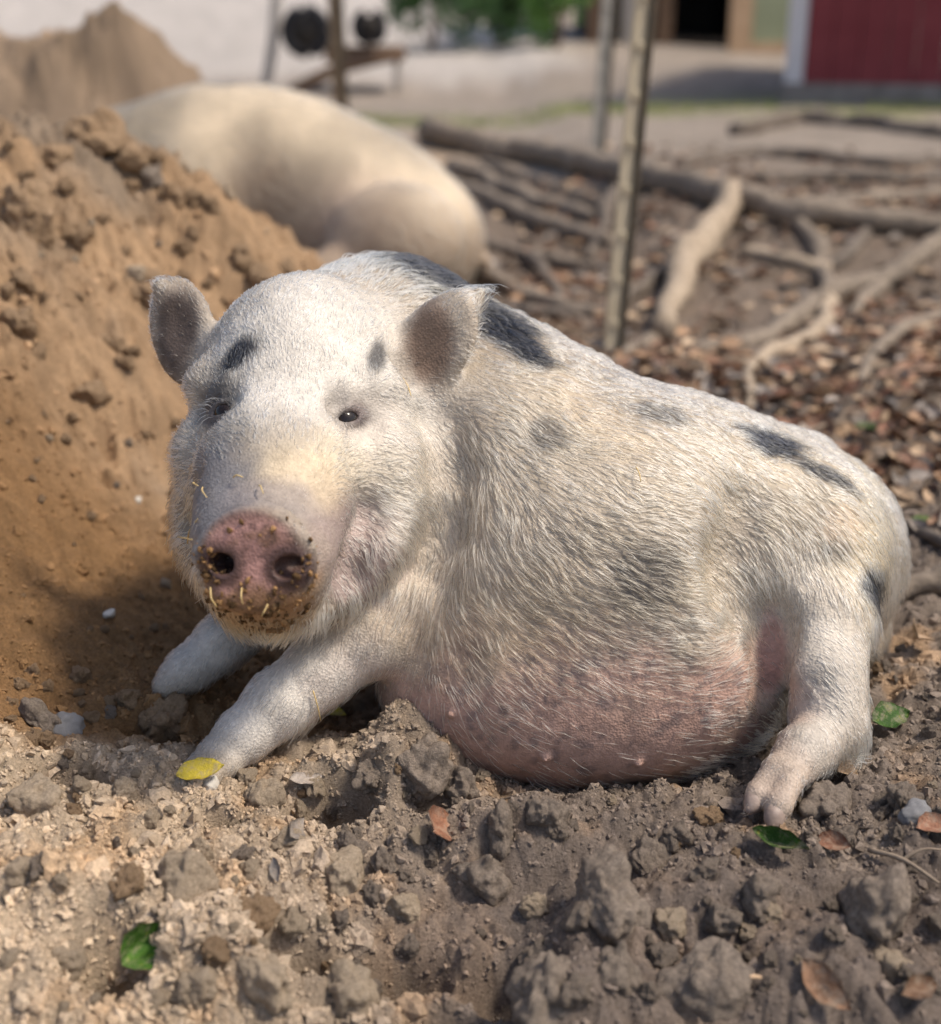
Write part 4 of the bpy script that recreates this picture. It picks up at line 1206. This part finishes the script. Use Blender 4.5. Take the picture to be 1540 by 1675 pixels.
def clod(px, py, r, c, label, group=None, name='dirt_clod', cat='clod', squash=(1, 1, 1)):
    g, nn = on_ground(px, py + r * .3)
    rm = r * ppm(g)
    o = bpy.data.objects.new(name, clod_meshes[(c, random.randrange(4))]); C.objects.link(o)
    o.location = g + np.array([0, 0, rm * (.05 if r > 30 else .2)]); o.scale = [rm * random.uniform(.92, 1.12) * q for q in squash]
    o.rotation_euler = (random.uniform(-.5, .5), random.uniform(-.5, .5), random.uniform(0, 6.28))
    o['label'] = label; o['category'] = cat
    if group: o['group'] = group
    return o
NAMED = [
 (985,1462,74,'grey','big churned lump in the lower middle, right of the pale upright clod'),(900,1610,84,'grey','big dark lump at the bottom edge, right of middle'),(1165,1605,76,'grey','broad lump near the bottom edge left of the dark brown leaf'),(790,1420,56,'grey','lump right of the thin pinkish leaf'),(1240,1455,48,'grey','lump below the long green leaf'),(560,1420,44,'pale','pale lump just below the deep hole'),(60,1290,46,'pale','pale lump near the left edge below the dark stone'),(430,1590,52,'pale','pale lump at the bottom, right of the green leaf hole'),
 (1352,1312,46,'grey','large crusted clod right beside the hind foot'),(1425,1490,78,'grey','biggest rounded clod, lying near the right edge at the bottom'),(1478,1308,30,'grey','rounded grey clod right of the hind foot clod'),
 (690,1250,62,'grey','broad rough clod heap below the belly, left of middle'),(750,1282,44,'grey','rough clod on the lower right of the broad clod heap'),(610,1265,34,'grey','clod at the lip of the deep hole below the front leg'),
 (205,1292,27,'pale','round pale clod left of the yellow leaf'),(425,1295,36,'pale','oblong pale clod below the front foot, right of the white pebble'),
 (210,1142,30,'orange','orange clod in the wallow left of the near front foot'),(268,1165,38,'orange','largest orange-brown clod just above the front foot'),(130,1104,26,'orange','tan flat-sided clod at the left in the wallow'),
 (68,1172,38,'grey','grey clod near the left edge beside the dark stone'),(205,1438,34,'orange','tan clod in the pale spoil lower left'),(318,1432,44,'pale','large pale clod in the middle of the pale spoil'),(330,1388,24,'pale','pale round clod just above the large pale clod'),
 (422,1492,30,'orange','orange round clod at the end of the pale spoil ridge'),(660,1480,38,'pale','pale upright clod standing in the dark hollow at bottom middle'),(1102,1512,28,'pale','tan clod in the middle of the lower right soil'),(1060,1395,40,'grey','rough grey clod on the ridge below the belly'),
 (900,1325,40,'grey','grey crusted lump just under the lowest point of the belly'),(820,1352,40,'grey','grey lump left of the crusted lump under the belly'),(1380,1370,22,'grey','small clod below the clod beside the hind foot'),(1450,1570,36,'pale','pale clod by the right edge below the biggest clod'),
 (1180,1500,36,'grey','grey clod left of the biggest clod'),(960,1490,44,'grey','smooth grey lump at bottom middle right'),(1010,1580,50,'grey','large smooth grey lump near the bottom edge'),(880,1560,38,'grey','dark lump near the bottom edge left of the large smooth lump'),
 (40,1420,40,'pale','pale clod at the left edge in the lower spoil'),(110,1560,36,'pale','pale clod left of the green leaf in the hole'),(320,1600,40,'pale','pale clod right of the green leaf in the hole'),(560,1620,44,'pale','pale clod at the bottom edge left of middle'),
 (40,335,58,'orange','blurred broad lump high on the sand heap at the left edge'),(215,300,20,'orange','dark lump on the sand heap left of the sleeping pig'),(300,400,20,'orange','grey lump on the sand heap above the left ear'),(400,420,24,'orange','grey lump near the right end of the heap crest'),(345,330,20,'orange','dark lump on the heap crest against the sleeping pig'),
 (150,215,34,'orange','dark lump on top of the heap by the sleeping pig ear'),(90,250,40,'orange','broad dark lump in the shaded top of the heap'),(470,440,20,'orange','small lump at the foot of the heap behind the head'),(150,640,30,'orange','dull grey lump half buried behind the near ridge of sand'),(40,455,24,'orange','tan lump on the heap at the left edge'),
]
for x, y, r, c, lb in NAMED: clod(x, y, r, c, lb)
clod(112,1186,26,'stone','dark blue-grey stone near the left edge', None, 'stone', 'stone', (1, 1, 1.1))
clod(345,1282,19,'white','small whitish pebble right of the yellow leaf', None, 'pebble', 'pebble')
clod(180,1002,16,'white','small pale pebble in the wallow wall at the left', None, 'pebble', 'pebble', (1.1, 1, .6))
clod(226,818,8,'white','tiny white pebble on the wallow slope left of the jowl', None, 'pebble', 'pebble')
clod(1500,1330,26,'stone','bluish stone at the right edge below the hind foot', None, 'stone', 'stone')
zones = [((0,1240,520,1660),46,'pale','fist-sized pale clod in the crumbly spoil at the lower left','pale clods at the lower left',(9,26)),
         ((520,1310,1240,1660),58,'grey','brown-grey clod in the churned soil at the bottom middle','clods at the bottom middle',(9,30)),
         ((1200,1350,1540,1660),36,'grey','dull clod in the dirt at the lower right','clods at the lower right',(8,24)),
         ((1400,1040,1540,1340),22,'grey','small grey clod in the litter right of the hind leg','clods right of the hind leg',(7,18)),
         ((0,1090,320,1240),24,'orange','brown clod around the wallow edge left of the front feet','clods at the wallow edge',(8,20)),
         ((0,620,300,1050),46,'orange','small sandy lump on the wallow slope at the left','lumps on the wallow slope',(5,11)),
         ((0,230,440,600),85,'orange','blurred sandy lump on the heap behind the left ear','lumps on the sand heap',(6,26)),
         ((620,1190,1230,1330),26,'grey','small clod along the edge of the belly hollow','clods along the belly hollow',(7,18))]
MARKS = [(540,1330,'the deep hole'),(327,1265,'the yellow leaf'),(243,1570,'the green leaf in its hole'),(1425,1480,'the biggest clod'),(1260,1310,'the hind foot'),(690,1240,'the broad clod heap'),(1352,1632,'the dark brown leaf'),(970,1290,'the lowest point of the belly'),
         (1275,1395,'the long green leaf'),(1455,1195,'the spotted green leaf'),(490,1545,'the smaller hole at bottom'),(10,1180,'the left edge'),(112,1186,'the dark stone'),(270,1120,'the far front foot'),(180,1002,'the pebble in the wallow'),(340,850,'the snout'),(290,540,'the left ear'),(40,335,'the broad lump on the heap'),(230,240,'the sleeping pig'),
         (10,650,'the left edge of the wallow'),(770,1660,'the bottom edge'),(1100,1660,'the bottom edge right of middle'),(1530,1660,'the bottom right corner'),(10,1660,'the bottom left corner'),(1060,1395,'the rough clod on the ridge'),(722,1370,'the thin pinkish leaf'),(318,1432,'the large pale clod'),(1530,1370,'the red-brown leaf at the edge'),
         (1003,575,'the post foot'),(1110,450,'the pale thick root'),(1225,640,'the hooked root'),(1350,490,'the fork of the winding root'),(1250,350,'the longest root'),(1480,880,'the root stub'),(1500,980,'the rump root'),(1420,705,'the small green leaf'),(1300,700,'the black patch on the rump'),(1290,430,'the short pale root'),(830,480,'the thin root by the sleeping pig'),(900,350,'the root under the longest root'),(1535,600,'the right edge of the litter'),(1100,630,'the middle of the pig back'),(1535,250,'the far right edge')]
def where(px, py):
    d = [((px - a) ** 2 + (py - b) ** 2, a, b, t) for a, b, t in MARKS]; _, a, b, t = min(d)
    dx, dy = px - a, py - b
    if abs(dx) > 2.2 * abs(dy): w = 'right of' if dx > 0 else 'left of'
    elif abs(dy) > 2.2 * abs(dx): w = 'below' if dy > 0 else 'above'
    else: w = ('lower' if dy > 0 else 'upper') + (' right of' if dx > 0 else ' left of')
    n = 'close ' if math.hypot(dx, dy) < 55 else ''
    return n + w + ' ' + t
used = set()
for (x0, y0, x1, y1), n, c, lb, gp, (r0, r1_) in zones:
    for _ in range(n):
        px, py = random.uniform(x0, x1), random.uniform(y0, y1)
        h = bvh.ray_cast(Vector(CAM), Vector(ray(px, py)))
        g, _n2 = on_ground(px, py)
        if h[0] is not None and h[3] < np.linalg.norm(g - CAM): continue
        cc = c if random.random() < .75 else random.choice(['pale', 'grey', 'orange'])
        rr = r0 + (r1_ - r0) * random.random() ** 2
        sz = 'tiny' if rr < 9 else 'small' if rr < 13 else 'mid-sized' if rr < 19 else 'large'
        lb = f"{sz} {dict(pale='pale', grey='grey-brown', orange='tan')[cc]} clod {where(px, py)}"
        if lb in used: continue
        used.add(lb)
        clod(px, py, rr, cc, lb, gp)


# ------------------------------------------------------------------ leaves
def leaf_shape(seed, L=1.0, Wd=.42, curl=.5, fold=.25, nx=9, ny=5):
    rg = np.random.default_rng(seed)
    u = np.linspace(0, 1, nx); v = np.linspace(-1, 1, ny)
    ph = rg.uniform(0, 6.28, 4); ws = Wd * rg.uniform(.8, 1.2)
    V = []
    for a in u:
        w = ws * math.sin(math.pi * a ** .85) ** .8 * (1 + .07 * math.sin(a * 21 + ph[0])) + .008
        for b in v:
            z = fold * abs(b) * w + curl * .35 * (a - .5) ** 2 * (1 if rg is not None else 0) + .03 * math.sin(a * 9 + ph[1] + b) + .02 * math.sin(b * 3 + ph[2])
            V.append(((a - .5) * L, b * w * .5 + .05 * math.sin(a * 3 + ph[3]), z))
    F = [(i * ny + j, (i + 1) * ny + j, (i + 1) * ny + j + 1, i * ny + j + 1) for i in range(nx - 1) for j in range(ny - 1)]
    V = np.array(V); T = np.array(V); T[:, 2] -= .012
    n0 = len(V)
    F2 = [(d + n0, c + n0, b + n0, a + n0) for a, b, c, d in F]
    rim = [i * ny for i in range(nx)] + [(nx - 1) * ny + j for j in range(1, ny)] + [i * ny + ny - 1 for i in range(nx - 2, -1, -1)] + [j for j in range(ny - 2, 0, -1)]
    F3 = [(rim[i], rim[(i + 1) % len(rim)], rim[(i + 1) % len(rim)] + n0, rim[i] + n0) for i in range(len(rim))]
    return np.concatenate([V, T]), np.array(F + F2 + F3)

def leaf_mat(name, c1, c2, c3=None):
    m = NT(name); co = m.coord(); nz = m.noise(7, 4, .6, co)
    oi = m.n('ShaderNodeObjectInfo')
    st = [(.3, c1), (.62, c2)] + ([(.75, c3)] if c3 else [])
    col = m.ramp(nz.outputs[0], st)
    hs = m.n('ShaderNodeHueSaturation'); m.l(col, hs.inputs['Color'])
    mp = m.n('ShaderNodeMapRange'); mp.inputs['To Min'].default_value = .55; mp.inputs['To Max'].default_value = 1.25; m.l(oi.outputs['Random'], mp.inputs['Value']); m.l(mp.outputs[0], hs.inputs['Value'])
    dn = m.noise(5, 5, .7, co); dust = m.n('ShaderNodeMapRange'); dust.inputs['From Min'].default_value = .48; dust.inputs['From Max'].default_value = .72; dust.inputs['To Max'].default_value = .8; m.l(dn.outputs[0], dust.inputs['Value'])
    m.l(m.mix(hs.outputs[0], (.30, .24, .18), dust.outputs[0]), m.b.inputs['Base Color']); m.set(.6, .25)
    n2 = m.noise(18, 3, .6, co); m.bump(n2.outputs[0], .3, .02)
    return m.m
M_dry = [leaf_mat('dry_leaf_brown', (.16, .085, .05), (.30, .17, .10)), leaf_mat('dry_leaf_red', (.15, .065, .04), (.28, .135, .08)), leaf_mat('dry_leaf_tan', (.34, .22, .13), (.52, .37, .24)), leaf_mat('dry_leaf_grey', (.20, .17, .15), (.36, .31, .27))]
M_gl = leaf_mat('green_leaf', (.030, .085, .012), (.065, .145, .018), (.36, .30, .03))
M_yl = leaf_mat('yellow_leaf', (.74, .57, .05), (.80, .62, .07), (.62, .34, .05))
dry_meshes = []
for q in range(12):
    V, F = leaf_shape(700 + q, 1.0, .40 + .12 * (q % 3), .4 + .5 * (q % 4) / 3, .1 + .35 * ((q * 7) % 5) / 4)
    me = mesh_np('dry_leaf', V, F); me.materials.append(M_dry[q % 4]); dry_meshes.append(me)
def leaf(px, py, size, mesh, label, yaw, tilt=(0, 0), group=None, name='dry_leaf', cat='leaf', up=.004):
    g, n = on_ground(px, py)
    o = bpy.data.objects.new(name, mesh); C.objects.link(o)
    s = size * ppm(g); o.scale = (s, s, s)
    o.location = g + np.array([0, 0, up + s * .08])
    o.rotation_euler = (tilt[0], tilt[1], yaw)
    o['label'] = label; o['category'] = cat
    if group: o['group'] = group
    return o
def new_leaf(seed, mat, wd, curl, fold, name):
    V, F = leaf_shape(seed, 1, wd, curl, fold, 11, 7); me = mesh_np(name, V, F); me.materials.append(mat); return me
GR = 'fallen green and yellow leaves'
leaf(330,1288,78,new_leaf(1,M_yl,.55,.3,.1,'fallen_leaf'),'bright yellow leaf lying under the near front foot',.3,(.5,0),GR,'fallen_leaf',up=.014)
leaf(243,1580,96,new_leaf(2,M_gl,.70,1.6,.75,'fallen_leaf'),'dark green leaf standing in the hole at the lower left',.7,(.9,-.4),GR,'fallen_leaf',up=.016)
leaf(1275,1397,95,new_leaf(3,M_gl,.42,1.4,.6,'fallen_leaf'),'long green leaf with yellow tip below the hind foot',-.5,(.5,.1),GR,'fallen_leaf',up=.008)
leaf(1455,1197,80,new_leaf(4,M_gl,.55,.4,.15,'fallen_leaf'),'green and yellow spotted leaf right of the hind leg',.5,(.6,0),GR,'fallen_leaf',up=.012)
leaf(1377,1226,52,new_leaf(5,M_gl,.75,.8,.9,'fallen_leaf'),'small curled green leaf against the hock',1.3,(.9,0),GR,'fallen_leaf',up=.016)
leaf(548,1172,48,new_leaf(6,M_yl,.35,.5,.3,'fallen_leaf'),'narrow yellow leaf under the near front leg elbow',-.5,(.4,0),GR,'fallen_leaf')
leaf(1420,706,44,new_leaf(7,M_gl,.5,.4,.2,'fallen_leaf'),'small green leaf in the litter above the rump',.2,(.3,0),GR,'fallen_leaf')
leaf(1458,762,44,new_leaf(8,M_gl,.5,.4,.2,'fallen_leaf'),'light green leaf nearest above the rump at right',-.4,(.4,0),GR,'fallen_leaf')
leaf(1134,634,30,new_leaf(9,M_gl,.6,.4,.2,'fallen_leaf'),'green leaf just behind the middle of the spotted pig back',.6,(.3,0),GR,'fallen_leaf')
leaf(1510,860,40,new_leaf(10,M_gl,.5,.4,.2,'fallen_leaf'),'pale green leaf by the thin root stub at the right edge',.1,(.3,0),GR,'fallen_leaf')
for i, (x, y, s, q, yaw, tl, lb) in enumerate([
 (722,1372,95,5,1.25,(.9,.3),'thin pinkish dry leaf standing on edge in the soil below the belly'),(482,1375,80,3,1.5,(.9,.2),'torn grey dry leaf beside the deep hole'),(500,1290,60,3,.6,(.5,.2),'grey dry leaf above the deep hole'),
 (1382,1278,50,2,.5,(.6,.3),'tan curled dry leaf between the hock and the clod'),(1362,1398,56,1,-.4,(.6,0),'reddish dry leaf below the hind foot clod'),(1525,1372,66,1,.2,(.4,.1),'red-brown dry leaf at the right edge'),
 (1352,1632,110,0,-1.0,(.7,.2),'big dark brown dry leaf at the bottom right'),(1495,1060,70,2,1.2,(.7,.4),'pale curled dry leaf under the rump root'),(1440,1040,95,3,.9,(.8,.2),'large dull dry leaf tucked under the rump root'),(1500,1640,80,4,.4,(.5,.2),'brown dry leaf in the bottom right corner'),
 (455,1440,50,3,-1.2,(.8,.3),'small grey upright leaf shard in the pale spoil')]):
    leaf(x, y, s, dry_meshes[q], lb, yaw, tl, 'dry leaves near the pig', up=.008)

# litter: the 280 leaves that show largest, one by one, the rest as a mass
lx, ly = scatter_polar(19000, 1.05, 7.0, -6, 39, rng)
P2 = np.stack([lx, ly], 1)
dens = np.clip(.55 + .9 * fbm(P2, .35, 601, 3), .05, 1) * sstep(-.1, .25, lx - .02 * ly) * (1 - .8 * sstep(5.6, 7.0, ly)) * (.25 + .75 * sstep(1.35, 1.7, ly)) * np.where((ly < 1.75) & (lx < .62), .0, 1)
k = rng.random(len(lx)) < dens
lx, ly = lx[k], ly[k]; lz = height(lx, ly)
dist = np.hypot(lx, ly); order = np.argsort(dist)
vis = []; pix = {}
for i in order:
    p = np.array([lx[i], ly[i], lz[i] + .01]); v = p - CAM; d = np.linalg.norm(v)
    px = (v @ RIGHT) / (v @ FWD) * FPX + 770; py = 837.5 - (v @ UP) / (v @ FWD) * FPX
    if not (0 < px < 1540 and 100 < py < 1660): continue
    h = bvh.ray_cast(Vector(CAM), Vector(v / d))
    if h[0] is None or h[3] > d: vis.append(i); pix[i] = (px, py)
    if len(vis) >= 270: break
kept = []
for i in vis:
    for _try in range(40):
        q = random.randrange(12); s = random.uniform(.03, .068)
        sz = 'small' if s < .042 else 'mid-sized' if s < .056 else 'large'
        lb = f"{sz} {('brown', 'reddish', 'tan', 'grey')[q % 4]} dry leaf {where(*pix[i])}"
        if lb not in used: break
    if lb in used: continue
    kept.append(i)
    used.add(lb)
    o = bpy.data.objects.new('dry_leaf', dry_meshes[q]); C.objects.link(o)
    o.scale = (s, s, s); o.location = (lx[i], ly[i], lz[i] + .004 + s * .06)
    o.rotation_euler = (random.gauss(0, .45), random.gauss(0, .45), random.uniform(0, 6.28))
    o['label'] = lb
    o['category'] = 'leaf'; o['group'] = 'dry leaves of the litter'
rest_i = np.setdiff1d(np.arange(len(lx)), kept)
LV, LF = leaf_shape(777, 1, .5, .5, .3, 5, 3); LV, LF = LV[:15], np.array([f for f in LF if max(f) < 15])
n = len(rest_i); yaw = rng.uniform(0, 6.28, n); tx = rng.normal(0, .4, n); sc = rng.uniform(.028, .066, n)
cy_, sy_, ct, st = np.cos(yaw), np.sin(yaw), np.cos(tx), np.sin(tx)
Rl = np.stack([np.stack([cy_, -sy_ * ct, sy_ * st], 1), np.stack([sy_, cy_ * ct, -cy_ * st], 1), np.stack([0 * yaw, st, ct], 1)], 1)
V = np.einsum('nij,vj->nvi', Rl, LV) * sc[:, None, None] + np.stack([lx[rest_i], ly[rest_i], lz[rest_i] + .006 + sc * .1], 1)[:, None]
pal = np.array([(.22, .135, .09), (.22, .115, .07), (.42, .31, .21), (.28, .235, .20), (.32, .20, .12)])
lc = pal[rng.integers(0, 5, n)] * rng.uniform(.6, 1.4, (n, 1))
me = mesh_np('leaf_litter', V.reshape(-1, 3), (LF[None] + (np.arange(n) * 15)[:, None, None]).reshape(-1, 4)); vcol(me, 'leaf', np.repeat(lc, 15, 0))
link('leaf_litter', me, mat_attr('litter', 'leaf', 90, .25, .2, .002, 200, .65, .25), kind='stuff', label='brown leaf litter carpeting the ground among the roots', cat='leaf litter')

# ------------------------------------------------------------------ twigs on the ground
M_twig = mat_noise('twig_bark', (.16, .12, .09), (.34, .27, .20), 60, .9, .15, .4, .001, 200)
for i, (x0, y0, x1, y1, r, lb) in enumerate([(1420,1400,1535,1455,4,'thin twig lying below the right edge leaves'),(1470,1420,1540,1400,3,'fine twig at the right edge crossing the thin twig'),(1195,1632,1245,1610,6,'short straw-coloured stick near the bottom right'),(820,1318,920,1312,2,'fine pale fibre on the grey lump under the belly'),
     (1180,640,1240,700,4,'twig behind the back of the spotted pig'),(1300,720,1400,690,4,'twig in the litter above the rump'),(1440,640,1530,600,5,'twig in the litter at the right'),(900,560,960,590,5,'twig near the foot of the post')]):
    a, _ = on_ground(x0, y0); b, _ = on_ground(x1, y1); rm = r * ppm(a)
    P, R = catmull([a + [0, 0, .006], (a + b) / 2 + [0, 0, .012], b + [0, 0, .006]], [rm, rm * .9, rm * .5], 5); V, F, F3 = tube(P, R, 6, .2, i, .01)
    link('twig', mesh_np('twig', V - a, F, F3), M_twig if i != 2 else M_tan, label=lb, cat='twig', group='twigs on the ground', loc=a)

# ------------------------------------------------------------------ dirt and straw sticking to the snout
m = NT('straw'); m.base((.62, .45, .20)); m.set(.5, .4); M_straw = m.m
for i, (x0, y0, x1, y1, lb) in enumerate([(312,890,330,852,'longest straw sticking up from the left of the snout'),(297,878,322,886,'straw lying left across the side of the snout'),(325,792,336,800,'tiny straw on the bridge of the snout, far left'),(385,786,402,790,'pale chip on the middle of the snout bridge'),(338,800,348,822,'bent straw above the left of the snout disc'),(425,800,432,818,'thin straw above the snout disc'),
     (660,622,664,648,'short straw hanging under the near ear'),(512,1128,518,1170,'straw caught on the back of the near front leg'),(1040,768,1046,795,'curved straw on the flank'),(398,960,402,985,'straw on the lower snout disc'),(350,960,362,985,'straw at the lower left of the snout disc'),(440,985,430,1000,'straw on the lip below the snout disc')]):
    pa, pb = anchor(x0, y0), anchor(x1, y1)
    if pa is None: continue
    if pb is None: pb = (W(x1, y1, (pa[0] - CAM) @ FWD), pa[1])
    a = pa[0] + pa[1] * .004; b = pb[0] + pb[1] * (.007 if i > 1 else .004); mid = (a + b) / 2 + (pa[1] + pb[1]) * .0015
    P, R = catmull([a, mid, b], [.0007, .0007, .0004], 4); V, F, F3 = tube(P, R, 6)
    link('straw_piece', mesh_np('straw_piece', V - a, F, F3), M_straw, label=lb, cat='straw', group='straw stuck on the pig', loc=a)

dirt_w = np.zeros(len(PV))
for a, s in (((400,1005,105,40),1.0),((340,960,40,50),.8),((470,985,50,30),.8),((325,920,26,40),.9),((502,930,22,44),.9),((420,860,80,14),.25),((345,875,14,10),.4)): dirt_w += patch(PV, *a, soft=.35, nz=.5, nscale=.012) * s
t3, b3 = sample_surface(PV, PF, dirt_w + 1e-9, 900, rng)
dp = (PV[t3] * b3[..., None]).sum(1); dn = (PN[t3] * b3[..., None]).sum(1)
ds = .0004 + .0026 * rng.random(900) ** 4
V0, F0 = clod_shape(1, 1200, .9); Rm = rotmats(900, rng)
V = np.einsum('nij,vj->nvi', Rm, V0) * ds[:, None, None] + (dp + dn * ds[:, None] * .3)[:, None]
me = mesh_np('mud_crumbs', V.reshape(-1, 3), None, (F0[None] + (np.arange(900) * len(V0))[:, None, None]).reshape(-1, 3))
mc = np.array([.19, .11, .05]) * rng.uniform(.35, 1.9, (900, 1)); vcol(me, 'soil', np.repeat(np.clip(mc, .02, .6), len(V0), 0))
mud = link('mud_crumbs', me, M_crumb, pig, kind='stuff'); mud['label'] = 'brown mud and food crumbs caked on the snout'
